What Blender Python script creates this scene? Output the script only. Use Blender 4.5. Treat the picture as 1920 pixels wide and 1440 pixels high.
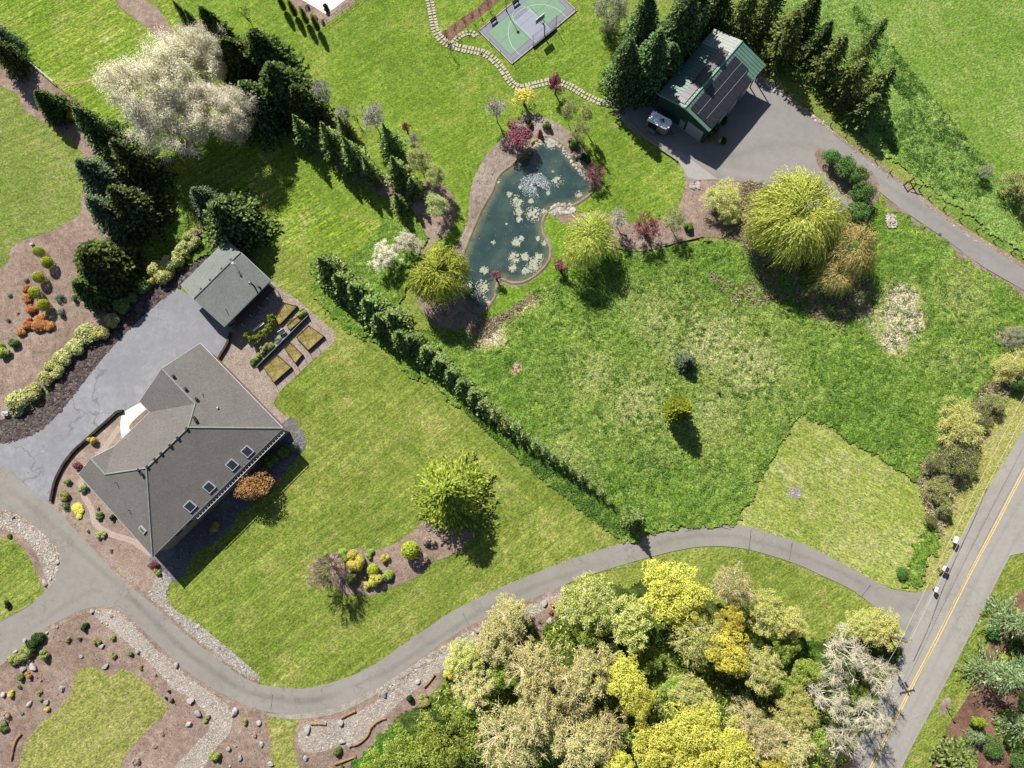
import bpy, math, random
import numpy as np
from mathutils import Vector, geometry
for o in list(bpy.data.objects): bpy.data.objects.remove(o)
S=bpy.context.scene; COL=S.collection
# ---------------------------------------------------------------- camera
H=110.; FPX=1330.; NX,NY=1010,950          # flying height, focal length in photo pixels, nadir pixel
n=np.array([NX-960,-(NY-720),-FPX],float); n/=np.linalg.norm(n)
Zc=-n; Yc=np.array([0,1,0])-Zc[1]*Zc; Yc/=np.linalg.norm(Yc); Xc=np.cross(Yc,Zc)
M=np.column_stack([Xc,Yc,Zc])
def G(px,py,z=0.):
    w=M.T@np.array([px-960,-(py-720),-FPX]); t=(z-H)/w[2]
    return np.array([w[0]*t,w[1]*t,z])
cam=bpy.data.cameras.new('camera'); co=bpy.data.objects.new('camera',cam); COL.objects.link(co)
from mathutils import Matrix
R4=Matrix([list(r) for r in M.T]).to_4x4(); R4.translation=Vector((0,0,H)); co.matrix_world=R4
cam.sensor_width=36; cam.lens=36*FPX/1920; cam.clip_end=3000; S.camera=co
# ---------------------------------------------------------------- light
sv=np.array([0.45,-0.92,-1.0]); sv/=np.linalg.norm(sv)
sun=bpy.data.lights.new('sun','SUN'); sun.energy=5.0; sun.angle=math.radians(.5); sun.color=(1,.95,.87)
so=bpy.data.objects.new('sun',sun); COL.objects.link(so); so.rotation_euler=Vector(sv).to_track_quat('-Z','Y').to_euler()
W=bpy.data.worlds.new("World"); S.world=W; W.use_nodes=True; nt=W.node_tree
sky=nt.nodes.new('ShaderNodeTexSky'); sky.sky_type='NISHITA'; sky.sun_disc=False
sky.sun_elevation=math.asin(-sv[2]); sky.sun_rotation=math.atan2(-sv[0],-sv[1]); sky.altitude=100
nt.links.new(sky.outputs[0],nt.nodes['Background'].inputs[0]); nt.nodes['Background'].inputs[1].default_value=.055
S.view_settings.view_transform='Standard'; S.view_settings.look='None'; S.view_settings.exposure=1.1; S.view_settings.gamma=1
S.render.engine='CYCLES'
# ---------------------------------------------------------------- helpers
rng=np.random.default_rng(7); random.seed(7)
def lin(c): c=c/255.; return c/12.92 if c<=.04045 else ((c+.055)/1.055)**2.4
def D(r,g,b,k=.40): return (lin(r)*k,lin(g)*k,lin(b)*k,1)      # albedo from the sunlit colour
def DL(r,g,b,k=.72): return D(r,g,b,k)
def tag(o,label=None,cat=None,group=None,kind=None):
    if label:o['label']=label
    if cat:o['category']=cat
    if group:o['group']=group
    if kind:o['kind']=kind
    return o
def link(name,me,mat=None,parent=None,loc=(0,0,0)):
    o=bpy.data.objects.new(name,me); COL.objects.link(o)
    if mat is not None and not me.materials: me.materials.append(mat)
    o.parent=parent; o.location=loc; return o
def empty(name,loc=(0,0,0),rz=0,label=None,cat=None,group=None):
    o=bpy.data.objects.new(name,None); COL.objects.link(o); o.location=loc; o.rotation_euler=(0,0,rz); o.empty_display_size=.3
    return tag(o,label,cat,group)
def npmesh(name,V,F):                        # V (n,3), F (m,k) all same k
    me=bpy.data.meshes.new(name); k=F.shape[1]
    me.vertices.add(len(V)); me.vertices.foreach_set('co',np.ascontiguousarray(V,dtype=np.float32).ravel())
    me.loops.add(F.size); me.loops.foreach_set('vertex_index',F.astype(np.int32).ravel())
    me.polygons.add(len(F)); me.polygons.foreach_set('loop_start',np.arange(0,F.size,k,dtype=np.int32))
    me.update(calc_edges=True); me.validate(); return me
class MB:
    def __init__(s): s.v=[]; s.f=[]
    def add(s,vs,fs):
        b=len(s.v); s.v+= [tuple(map(float,v)) for v in vs]; s.f+=[[i+b for i in f] for f in fs]; return s
    def box(s,c,d,rz=0,ax=None):
        c=np.array(c,float); 
        if ax is None: ax=np.array([[math.cos(rz),math.sin(rz),0],[-math.sin(rz),math.cos(rz),0],[0,0,1.]])
        vs=[c+ax[0]*x*d[0]/2+ax[1]*y*d[1]/2+ax[2]*z*d[2]/2 for x in(-1,1) for y in(-1,1) for z in(-1,1)]
        return s.add(vs,[(0,1,3,2),(4,6,7,5),(0,4,5,1),(2,3,7,6),(0,2,6,4),(1,5,7,3)])
    def tube(s,P,r,n=6,cap=True):
        P=[np.array(p,float) for p in P]; r=r if hasattr(r,'__len__') else [r]*len(P); b=len(s.v)
        for i,p in enumerate(P):
            d=P[min(i+1,len(P)-1)]-P[max(i-1,0)]; d/=np.linalg.norm(d)+1e-9
            a=np.cross(d,[0,0,1.] if abs(d[2])<.9 else [1.,0,0]); a/=np.linalg.norm(a); c=np.cross(d,a)
            for k in range(n):
                t=2*math.pi*k/n; s.v.append(tuple(p+r[i]*(a*math.cos(t)+c*math.sin(t))))
        for i in range(len(P)-1):
            for k in range(n): s.f.append([b+i*n+k,b+i*n+(k+1)%n,b+(i+1)*n+(k+1)%n,b+(i+1)*n+k])
        if cap: s.f.append([b+k for k in range(n)]); s.f.append([b+(len(P)-1)*n+k for k in range(n)][::-1])
        return s
    def prism(s,poly,z0,z1):
        m=len(poly); vs=[(p[0],p[1],z0) for p in poly]+[(p[0],p[1],z1) for p in poly]
        return s.add(vs,[list(range(m))[::-1],list(range(m,2*m))]+[[i,(i+1)%m,m+(i+1)%m,m+i] for i in range(m)])
    def slab(s,pts,th):                      # a plane polygon given thickness downwards
        m=len(pts); vs=[tuple(p) for p in pts]+[(p[0],p[1],p[2]-th) for p in pts]
        return s.add(vs,[list(range(m)),list(range(m,2*m))[::-1]]+[[i,m+i,m+(i+1)%m,(i+1)%m] for i in range(m)])
    def mesh(s,name='m'):
        me=bpy.data.meshes.new(name); me.from_pydata(s.v,[],s.f); me.update(); return me
    def build(s,name,mat,parent=None,loc=(0,0,0),smooth=False):
        me=s.mesh(name)
        if smooth: me.polygons.foreach_set('use_smooth',[True]*len(me.polygons))
        return link(name,me,mat,parent,loc)
# ---- materials
class N:
    def __init__(s,name):
        s.m=bpy.data.materials.new(name); s.m.use_nodes=True; s.t=s.m.node_tree; s.b=s.t.nodes['Principled BSDF']
        s.b.inputs['Roughness'].default_value=.9; s.b.inputs['Specular IOR Level'].default_value=.2; s.co=None
    def node(s,ty,**k):
        x=s.t.nodes.new(ty)
        for a,v in k.items(): setattr(x,a,v)
        return x
    def L(s,a,b): s.t.links.new(a,b)
    def coord(s):
        if s.co is None: s.co=s.node('ShaderNodeTexCoord').outputs['Object']
        return s.co
    def noise(s,sc,det=3,rough=.6,vec=None,dist=0):
        x=s.node('ShaderNodeTexNoise'); x.inputs['Scale'].default_value=sc; x.inputs['Detail'].default_value=det
        x.inputs['Roughness'].default_value=rough; x.inputs['Distortion'].default_value=dist; s.L(vec or s.coord(),x.inputs['Vector']); return x.outputs['Fac']
    def map(s,rot=0,scale=(1,1,1),vec=None):
        y=s.node('ShaderNodeMapping'); y.inputs['Rotation'].default_value=(0,0,-rot); s.L(vec or s.coord(),y.inputs['Vector'])
        x=s.node('ShaderNodeMapping'); x.inputs['Scale'].default_value=scale; s.L(y.outputs[0],x.inputs['Vector']); return x.outputs[0]
    def mul(s,col,fac,a,b,lo,hi):
        k=s.mr(fac,a,b,lo,hi); x=s.node('ShaderNodeVectorMath',operation='SCALE'); s.L(col,x.inputs[0]); s.L(k,x.inputs[3]); return x.outputs[0]
    def ramp(s,fac,stops,interp='LINEAR'):
        x=s.node('ShaderNodeValToRGB'); r=x.color_ramp; r.interpolation=interp
        while len(r.elements)<len(stops): r.elements.new(.5)
        for e,(p,c) in zip(r.elements,stops): e.position=p; e.color=c
        s.L(fac,x.inputs[0]); return x.outputs[0]
    def mr(s,v,a,b,c=0,d=1):
        x=s.node('ShaderNodeMapRange'); s.L(v,x.inputs[0])
        for i,q in enumerate((a,b,c,d)): x.inputs[i+1].default_value=q
        return x.outputs[0]
    def mix(s,fac,a,b,mode='MIX'):
        x=s.node('ShaderNodeMix',data_type='RGBA',blend_type=mode)
        for sock,v in ((x.inputs[0],fac),(x.inputs[6],a),(x.inputs[7],b)):
            if isinstance(v,(float,int,tuple)): sock.default_value=v
            else: s.L(v,sock)
        return x.outputs[2]
    def math(s,op,a,b=0.):
        x=s.node('ShaderNodeMath',operation=op)
        for i,v in enumerate((a,b)):
            if isinstance(v,(float,int)): x.inputs[i].default_value=v
            else: s.L(v,x.inputs[i])
        return x.outputs[0]
    def bump(s,h,st=.5,dist=.1):
        x=s.node('ShaderNodeBump'); x.inputs['Strength'].default_value=st; x.inputs['Distance'].default_value=dist
        s.L(h,x.inputs['Height']); s.L(x.outputs[0],s.b.inputs['Normal'])
    def done(s,col,rough=None,metal=None,spec=None):
        if isinstance(col,tuple): s.b.inputs['Base Color'].default_value=col
        else: s.L(col,s.b.inputs['Base Color'])
        if rough is not None: s.b.inputs['Roughness'].default_value=rough
        if metal is not None: s.b.inputs['Metallic'].default_value=metal
        if spec is not None: s.b.inputs['Specular IOR Level'].default_value=spec
        return s.m
def plain(name,c,rough=.7,metal=0,var=.12,sc=3.,spec=.3):
    s=N(name); f=s.noise(sc,4); lo=tuple(x*(1-var) for x in c[:3])+(1,); hi=tuple(min(1,x*(1+var)) for x in c[:3])+(1,)
    return s.done(s.ramp(f,[(.3,lo),(.7,hi)]),rough,metal,spec)
def grass(name,cs,big=.06,mid=.5,fine=5.,stripe=None,fleck=None,bump=.35,extra=None):
    """cs: dark, mid, light, dry"""
    s=N(name); b=s.noise(big,5,.65); m=s.noise(mid,5,.75); f=s.noise(fine,4,.8)
    col=s.ramp(s.math('ADD',s.math('MULTIPLY',b,.45),s.math('MULTIPLY',m,.55)),[(.34,cs[0]),(.5,cs[1]),(.64,cs[2])])
    col=s.mix(s.math('MULTIPLY',s.mr(s.noise(big*2.3,6,.75),.52,.72),.75),col,cs[3])
    if stripe:
        for ang,sc,st in stripe:
            v=s.map(ang,(.035*sc,sc,1)); w=s.noise(1.,4,.75,vec=v,dist=.0)
            col=s.mul(col,w,.36,.64,1-st,1+st)
        wt=s.node('ShaderNodeTexWave',bands_direction='Y'); wt.inputs['Scale'].default_value=.23; wt.inputs['Distortion'].default_value=2.2; wt.inputs['Detail'].default_value=3; wt.inputs['Detail Scale'].default_value=.35
        s.L(s.map(stripe[0][0]),wt.inputs['Vector']); ls=s.math('MULTIPLY',wt.outputs['Fac'],s.mr(s.noise(.11,3),.35,.6)); col=s.mul(col,ls,0,1,.95,1.0+stripe[0][2]*.85)
    ang=stripe[0][0] if stripe else .6; col=s.mul(col,s.noise(fine*1.1,2,.7,vec=s.map(ang,(.45,1.1,1))),.36,.64,.58,1.46); col=s.mul(col,f,.36,.64,.74,1.28); col=s.mul(col,s.noise(1.3,4,.75),.36,.64,.82,1.2)
    if fleck:
        v=s.noise(fleck[1],2,.5); k=s.mr(v,fleck[2],fleck[2]+.05); k=s.math('MULTIPLY',k,s.mr(s.noise(.12,3),.42,.62)); col=s.mix(s.math('MULTIPLY',k,.6),col,fleck[0])
    s.bump(s.math('ADD',f,s.math('MULTIPLY',m,.8)),bump,.25)
    s.b.inputs['Sheen Weight'].default_value=.0
    return s.done(col,.95,0,.1)
def soil(name,c1,c2,c3,fine=6,bump=.6,big=.15,dist=.15):
    s=N(name); a=s.noise(big,5,.7); f=s.noise(fine,6,.85); m=s.noise(1.1,5,.7)
    col=s.ramp(s.math('ADD',s.math('MULTIPLY',a,.5),s.math('MULTIPLY',m,.5)),[(.38,c1),(.5,c2),(.62,c3)])
    col=s.mul(col,f,.36,.64,.5,1.5); s.bump(f,bump,dist); return s.done(col,.95,0,.1)
def asphalt(name,c,crack=True,patch=.5,tint=None,sc=.35):
    s=N(name); a=s.noise(.1,5,.65); m=s.noise(.9,5,.75); f=s.noise(14,3,.8)
    k=lambda q:tuple(min(1,x*q) for x in c[:3])+(1,)
    col=s.ramp(s.math('ADD',s.math('MULTIPLY',a,.55),s.math('MULTIPLY',m,.45)),[(.35,k(.86)),(.5,c),(.66,tint or k(1.13))])
    col=s.mul(col,f,.35,.65,.86,1.14)
    if crack:
        v=s.node('ShaderNodeTexVoronoi',feature='DISTANCE_TO_EDGE'); v.inputs['Scale'].default_value=sc*.6
        dv=s.node('ShaderNodeMix',data_type='VECTOR'); dv.inputs[0].default_value=.10
        nn=s.node('ShaderNodeTexNoise'); nn.inputs['Scale'].default_value=.5; s.L(s.coord(),nn.inputs[0]); s.L(s.coord(),dv.inputs[4]); 
        sc2=s.node('ShaderNodeVectorMath',operation='SCALE'); sc2.inputs[3].default_value=4.5; s.L(nn.outputs['Color'],sc2.inputs[0])
        ad=s.node('ShaderNodeVectorMath',operation='ADD'); s.L(s.coord(),ad.inputs[0]); s.L(sc2.outputs[0],ad.inputs[1]); s.L(ad.outputs[0],v.inputs['Vector'])
        ck=s.mr(v.outputs[0],.0,.022,1,0); ck=s.math('MULTIPLY',ck,s.mr(s.noise(.09,2),.42,.52)); col=s.mix(s.math('MULTIPLY',ck,patch),col,k(.4))
    wv=s.node('ShaderNodeVertexColor',layer_name='wear'); ws=s.node('ShaderNodeSeparateColor'); s.L(wv.outputs[0],ws.inputs[0]); col=s.mul(col,s.math('MULTIPLY',ws.outputs[0],s.mr(s.noise(.5,4,.7),.3,.7,.5,1.2)),0,1,1,.72); col=s.mul(col,s.math('MULTIPLY',ws.outputs[1],s.mr(s.noise(.5,4,.7),.3,.7,.5,1.2)),0,1,1,1.3)
    s.bump(f,.2,.02); return s.done(col,.85,0,.25)
def leafmat(name,cs,trans=.3,var=.1):
    """cs: list of colours picked per leaf clump"""
    s=N(name); g=s.node('ShaderNodeNewGeometry'); r=g.outputs['Random Per Island']
    st=[(i/max(1,len(cs)-1),c) for i,c in enumerate(cs)]; col=s.ramp(r,st)
    oi=s.node('ShaderNodeObjectInfo'); hs=s.node('ShaderNodeHueSaturation'); s.L(col,hs.inputs['Color'])
    s.L(s.mr(oi.outputs['Random'],0,1,.5-.018,.5+.012),hs.inputs['Hue']); s.L(s.mr(oi.outputs['Random'],0,1,1-var,1+var),hs.inputs['Value'])
    d=s.node('ShaderNodeBsdfDiffuse'); t=s.node('ShaderNodeBsdfTranslucent'); s.L(hs.outputs[0],d.inputs[0]); s.L(hs.outputs[0],t.inputs[0])
    mx=s.node('ShaderNodeMixShader'); mx.inputs[0].default_value=trans; s.L(d.outputs[0],mx.inputs[1]); s.L(t.outputs[0],mx.inputs[2])
    s.L(mx.outputs[0],s.t.nodes['Material Output'].inputs[0]); s.t.nodes.remove(s.b); return s.m
# ---- polygons
def smooth(P,sub=4,jit=0.,closed=True):
    P=np.array([p[:2] for p in P],float); n_=len(P); out=[]
    for i in range(n_ if closed else n_-1):
        g=(lambda k:P[k%n_]) if closed else (lambda k:P[min(max(k,0),n_-1)])
        a,b,c,d=g(i-1),g(i),g(i+1),g(i+2)
        for q in range(sub):
            t=q/sub; out.append(.5*((2*b)+(-a+c)*t+(2*a-5*b+4*c-d)*t*t+(-a+3*b-3*c+d)*t**3))
    if not closed: out.append(P[-1])
    out=np.array(out)
    if jit: out+=rng.normal(0,jit,out.shape)
    return out
def PX(pts,z=0): return [G(x,y,z) for x,y in pts]
def sheet(name,px,mat,z,sub=4,jit=0.,kind='structure',parent=None,world=False,skirt=True):
    P=smooth(px if world else PX(px),sub,jit) if sub>1 else np.array([p[:2] for p in (px if world else PX(px))])
    n_=len(P); tri=geometry.tessellate_polygon([[Vector((p[0],p[1],0)) for p in P]])
    vs=[(p[0],p[1],z) for p in P]+[(p[0],p[1],-.3) for p in P]
    fs=[]
    for t in tri:
        a,b,c=[P[i] for i in t]; cr=(b[0]-a[0])*(c[1]-a[1])-(b[1]-a[1])*(c[0]-a[0])
        if abs(cr)<1e-9: continue
        fs.append(list(t) if cr>0 else [t[0],t[2],t[1]])
    if skirt: fs+=[[i,(i+1)%n_,n_+(i+1)%n_,n_+i] for i in range(n_)]
    me=bpy.data.meshes.new(name); me.from_pydata(vs,[],fs); me.update()
    o=link(name,me,mat,parent); 
    if kind and not parent: o['kind']=kind
    return o
def strip(name,px,w,mat,z,sub=6,kind='structure',parent=None,jit=0,th=0.):
    C=smooth(PX(px),sub,closed=False); ww=w if hasattr(w,'__len__') else [w]*len(px)
    ws=np.interp(np.linspace(0,len(ww)-1,len(C)),np.arange(len(ww)),ww)
    T=np.gradient(C,axis=0); T/=np.linalg.norm(T,axis=1)[:,None]+1e-9; Nn=np.stack([-T[:,1],T[:,0]],1)
    j=rng.normal(0,jit,(len(C),2)) if jit else np.zeros((len(C),2))
    A=C+Nn*(ws[:,None]/2)+j; B=C-Nn*(ws[:,None]/2)-j; m=len(C)
    vs=[(p[0],p[1],z) for p in A]+[(p[0],p[1],z) for p in B]; fs=[[i,i+m,i+m+1,i+1] for i in range(m-1)]
    if th:
        k=2*m; vs+=[(p[0],p[1],z-th) for p in A]+[(p[0],p[1],z-th) for p in B]
        fs+=[[i,i+1,k+i+1,k+i] for i in range(m-1)]+[[m+i+1,m+i,k+m+i,k+m+i+1] for i in range(m-1)]
    me=bpy.data.meshes.new(name); me.from_pydata(vs,[],fs); me.update(); o=link(name,me,mat,parent)
    if kind and not parent:o['kind']=kind
    return o
def inpoly(X,Y,P):
    r=np.zeros(X.shape,bool); j=len(P)-1
    for i in range(len(P)):
        xi,yi=P[i][:2]; xj,yj=P[j][:2]
        with np.errstate(divide='ignore',invalid='ignore'): c=((yi>Y)!=(yj>Y))&(X<(xj-xi)*(Y-yi)/(yj-yi+1e-12)+xi)
        r^=c; j=i
    return r
def vnoise(X,Y,s,seed):
    g=np.random.default_rng(seed).random((512,512)); x=X*s+1000; y=Y*s+1000; i=np.floor(x).astype(int); j=np.floor(y).astype(int)
    fx=x-i; fy=y-j; fx=fx*fx*(3-2*fx); fy=fy*fy*(3-2*fy); q=lambda a,b:g[a%512,b%512]
    return (q(i,j)*(1-fx)+q(i+1,j)*fx)*(1-fy)+(q(i,j+1)*(1-fx)+q(i+1,j+1)*fx)*fy
def fbm(X,Y,s,seed,o=4,g=.55): return sum(vnoise(X,Y,s*2**k,seed+k)*g**k for k in range(o))/sum(g**k for k in range(o))
def field(name,px,mat,res=.25,hgt=.35,base=.02,paint=(),sub=3,jit=.25,kind='structure',rough=3.):
    """tall grass: a displaced sheet with a painted cover map (r straw, g bare soil, b lush)"""
    P=smooth(PX(px),sub,jit); x0,y0=P.min(0); x1,y1=P.max(0)
    nx=int((x1-x0)/res)+2; ny=int((y1-y0)/res)+2
    X,Y=np.meshgrid(x0+np.arange(nx)*res,y0+np.arange(ny)*res)
    cx,cy=X[:-1,:-1]+res/2,Y[:-1,:-1]+res/2; ins=inpoly(cx+(vnoise(cx,cy,1.5,3)-.5)*1.2,cy+(vnoise(cx,cy,1.5,4)-.5)*1.2,P)
    lump=fbm(X,Y,.35,11,3); tuft=fbm(X,Y,rough*.45,21,3,.7)
    fine=fbm(X,Y,2.1,41,2,.7); Z=base+hgt*np.clip((lump*.7+tuft*.8+fine*.6-.6),.0,2)
    A=np.zeros((ny,nx,4)); A[...,3]=1
    for ch,px_,py_,r,amt,*rest in paint:
        c=G(px_,py_); c2=G(px_+r,py_); rr=np.hypot(*(c2-c)[:2]); asp=rest[0] if rest else 1.; an=rest[1] if len(rest)>1 else 0.
        dx=(X-c[0])*math.cos(an)+(Y-c[1])*math.sin(an); dy=(-(X-c[0])*math.sin(an)+(Y-c[1])*math.cos(an))*asp
        wob=1+.7*(fbm(X,Y,.22,31+ch,4,.7)-.5)*2
        if rest[2:] : # ring
            q=np.exp(-((np.hypot(dx,dy)/rr/wob-1)/.38)**2)
        else: q=np.exp(-(np.hypot(dx,dy)/rr/wob)**2*1.2)
        A[...,ch]=np.clip(np.maximum(A[...,ch],q*amt),0,1)
    Z*=1-.75*A[...,1]-.35*A[...,0]; Z+=.02
    edge=ins.copy(); use=np.zeros((ny,nx),bool)
    for a in(0,1):
        for b in(0,1): use[a:ny-1+a,b:nx-1+b]|=ins
    idx=-np.ones((ny,nx),int); idx[use]=np.arange(use.sum())
    V=np.stack([X[use]+rng.normal(0,res*.18,use.sum()),Y[use]+rng.normal(0,res*.18,use.sum()),Z[use]],1)
    ii,jj=np.nonzero(ins); F=np.stack([idx[ii,jj],idx[ii,jj+1],idx[ii+1,jj+1],idx[ii+1,jj]],1)
    me=npmesh(name,V,F); at=me.color_attributes.new('cover','FLOAT_COLOR','POINT'); at.data.foreach_set('color',A[use].astype(np.float32).ravel())
    o=link(name,me,mat); 
    if kind: o['kind']=kind
    return o
def fieldmat(name,cs,straw,dirt,lush_shade,fine=4.,big=.05,bump=.5):
    s=N(name); b=s.noise(big,5,.65); m=s.noise(.45,6,.8); f=s.noise(fine,5,.85)
    col=s.ramp(s.math('ADD',s.math('MULTIPLY',b,.35),s.math('MULTIPLY',m,.65)),[(.36,cs[0]),(.5,cs[1]),(.63,cs[2])])
    a=s.node('ShaderNodeVertexColor',layer_name='cover'); sp=s.node('ShaderNodeSeparateColor'); s.L(a.outputs[0],sp.inputs[0])
    def cov(ch,c,w):
        nonlocal col
        k=s.mr(s.math('ADD',s.math('MULTIPLY',sp.outputs[ch],1.5),s.math('MULTIPLY',s.math('SUBTRACT',s.noise(w,5,.8),.5),1.6)),.40,1.05); k=s.math('MULTIPLY',k,s.mr(sp.outputs[ch],.2,.75,.42,1)); col=s.mix(k,col,c)
    col=s.mix(s.mr(s.math('ADD',sp.outputs[0],s.math('MULTIPLY',s.math('SUBTRACT',s.noise(.35,4,.7),.5),.35)),.02,.5,0,.8),col,D(172,178,100))
    cov(2,s.ramp(f,[(.3,lush_shade[0]),(.7,lush_shade[1])]),.9); cov(0,s.ramp(f,[(.3,straw[0]),(.7,straw[1])]),1.6); cov(1,s.ramp(f,[(.3,dirt[0]),(.7,dirt[1])]),1.2)
    dry=s.mr(s.noise(1.3,6,.85),.56,.66); col=s.mix(s.math('MULTIPLY',dry,.35),col,cs[3])
    col=s.mul(col,s.noise(fine*1.15,2,.75),.38,.62,.45,1.7); col=s.mul(col,f,.37,.63,.7,1.38); col=s.mul(col,s.noise(1.4,4,.8),.37,.63,.76,1.3); s.bump(f,bump,.3); return s.done(col,.95,0,.1)
# ================================================================ GROUND
A=math.radians
m_lawnN=grass('lawn_north',[D(98,134,42),D(128,158,54),D(155,178,76),D(178,180,96)],stripe=[(A(33),2.2,.14)],bump=.25)
m_lawnH=grass('lawn_house',[D(102,129,44),D(136,154,64),D(166,174,88),D(190,182,112)],stripe=[(A(38),2.6,.17),(A(38),.7,.08)],bump=.25)
m_lawnW=grass('lawn_west',[D(112,138,52),D(138,156,72),D(162,172,92),D(174,168,106)],stripe=[(A(25),1.8,.12)],fleck=(D(215,215,190),2.2,.60),bump=.25)
m_lawnR=grass('lawn_rock_garden',[D(136,146,68),D(160,165,86),D(188,185,114),D(200,188,132)],stripe=[(A(35),1.4,.1)],bump=.2)
m_hay=grass('mown_field',[D(104,140,34),D(138,166,56),D(174,188,88),D(198,190,118)],mid=.8,fine=3.5,stripe=[(A(32),3.4,.28),(A(32),1.2,.12)],bump=.5)
m_square=grass('mown_square',[D(134,158,62),D(164,178,84),D(196,198,114),D(212,202,142)],stripe=[(A(-32),2.2,.12)],fleck=(D(225,220,200),2.5,.57),bump=.3)
m_verge=grass('verge',[D(150,160,70),D(180,180,95),D(202,196,122),D(208,192,148)],mid=.9,fleck=(D(205,195,170),1.2,.6),bump=.4)
m_pasture=grass('pasture',[D(104,146,46),D(134,168,68),D(164,188,94),D(186,194,118)],mid=.7,fine=4,fleck=(D(205,205,160),2.,.6),bump=.6)
m_ground=grass('ground_cover',[D(118,142,52),D(148,165,74),D(175,182,98),D(190,178,120)],bump=.5)
m_mulch=soil('mulch',D(148,126,112),D(176,154,139),D(204,182,166))
m_mulch2=soil('mulch_red',D(118,90,76),D(150,116,98),D(178,142,122))
m_mud=soil('pond_bank',D(145,128,116),D(176,160,148),D(204,190,178),bump=.4)
m_brush=soil('forest_floor',D(60,75,35),D(95,98,55),D(130,118,85),fine=3,bump=1.,dist=.4)
m_cobb=soil('cobble',D(165,155,142),D(195,185,172),D(218,208,196),fine=7,bump=.8)
m_lava=soil('lava_rock',D(80,70,68),D(108,96,92),D(135,120,114),fine=5,bump=1.,dist=.3)
m_aspD=asphalt('driveway_asphalt',D(170,165,157),patch=.35,sc=.3)
m_aspP=asphalt('parking_asphalt',D(164,165,171),patch=.6,tint=D(188,189,195),sc=.15)
m_aspR=asphalt('road_asphalt',D(186,181,173),patch=.25,sc=.2)
m_aspY=asphalt('yard_asphalt',D(167,163,159),patch=.0,crack=False)
m_paver=soil('paver_patio',D(165,148,135),D(184,168,155),D(200,186,174),fine=4,bump=.3)
m_conc=plain('concrete',D(240,234,226,.5),.8)
m_yel=plain('yellow_paint',D(245,212,120,.5),.7,var=.2,sc=5)
m_wht=plain('white_paint',D(238,238,240,.6),.7)

# base sheet to the horizon
mb=MB(); mb.add([(-900,-900,0),(900,-900,0),(900,900,0),(-900,900,0)],[(0,1,2,3)]); g=mb.build('ground',m_ground); g['kind']='structure'
def st(name,px,mat,z,**k): return sheet(name,px,mat,z,**k)
st('lawn',[(300,-140),(330,0),(400,60),(470,180),(560,330),(640,400),(735,420),(800,470),(850,520),(900,520),(980,560),(1040,520),(1064,480),(1120,430),(1200,425),(1300,400),(1330,300),(1230,240),(1180,150),(1170,0),(1190,-140)],m_lawnN,.03,sub=3)
st('lawn',[(500,470),(560,470),(610,520),(650,590),(700,650),(800,730),(880,790),(960,858),(1060,940),(1160,1014),(1180,1020),(1150,1060),(1000,1110),(900,1160),(780,1220),(680,1275),(600,1300),(500,1300),(440,1270),(380,1200),(318,1130),(318,1095),(400,960),(500,720),(560,690),(560,600),(500,560)],m_lawnH,.034,sub=2)
st('lawn',[(-160,60),(0,160),(60,215),(150,300),(150,402),(100,432),(37,455),(0,505),(-160,560)],m_lawnW,.03)
st('mown_field',[(300,-60),(290,120),(180,200),(240,300),(240,460),(330,440),(420,460),(520,500),(590,485),(655,485),(735,400),(700,340),(600,240),(500,120),(420,60)],m_hay,.026,sub=2)
st('lawn',[(-200,-160),(200,-160),(215,0),(262,42),(310,90),(330,200),(250,300),(215,250),(165,205),(105,160),(0,70),(-200,-40)],m_hay,.024,sub=2)
st('pasture',[(1580,-160),(1640,0),(1690,200),(1700,320),(1760,380),(1990,520),(2300,500),(2300,-160)],m_pasture,.022,sub=2)
st('lawn',[(1500,783),(1520,784),(1620,846),(1730,910),(1744,940),(1742,990),(1722,1060),(1718,1110),(1560,1075),(1440,1010),(1378,985),(1440,880),(1484,800)],m_square,.045,sub=2)
st('lawn',[(1330,1038),(1440,1048),(1540,1085),(1650,1150),(1690,1200),(1640,1230),(1560,1210),(1420,1200),(1360,1150),(1290,1060),(1100,1075),(1200,1045)],m_lawnH,.03,sub=2)
st('verge',[(2100,560),(1990,690),(1880,760),(1830,860),(1760,960),(1735,1060),(1720,1112),(1760,1090),(1800,1020),(1870,900),(1925,800),(2000,680),(2120,580)],m_verge,.03,sub=2)
st('verge',[(2200,700),(2010,860),(1920,1000),(1850,1110),(1750,1300),(1660,1500),(1740,1500),(1790,1330),(1850,1210),(1900,1110),(2200,900)],m_lawnH,.03,sub=2)
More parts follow.
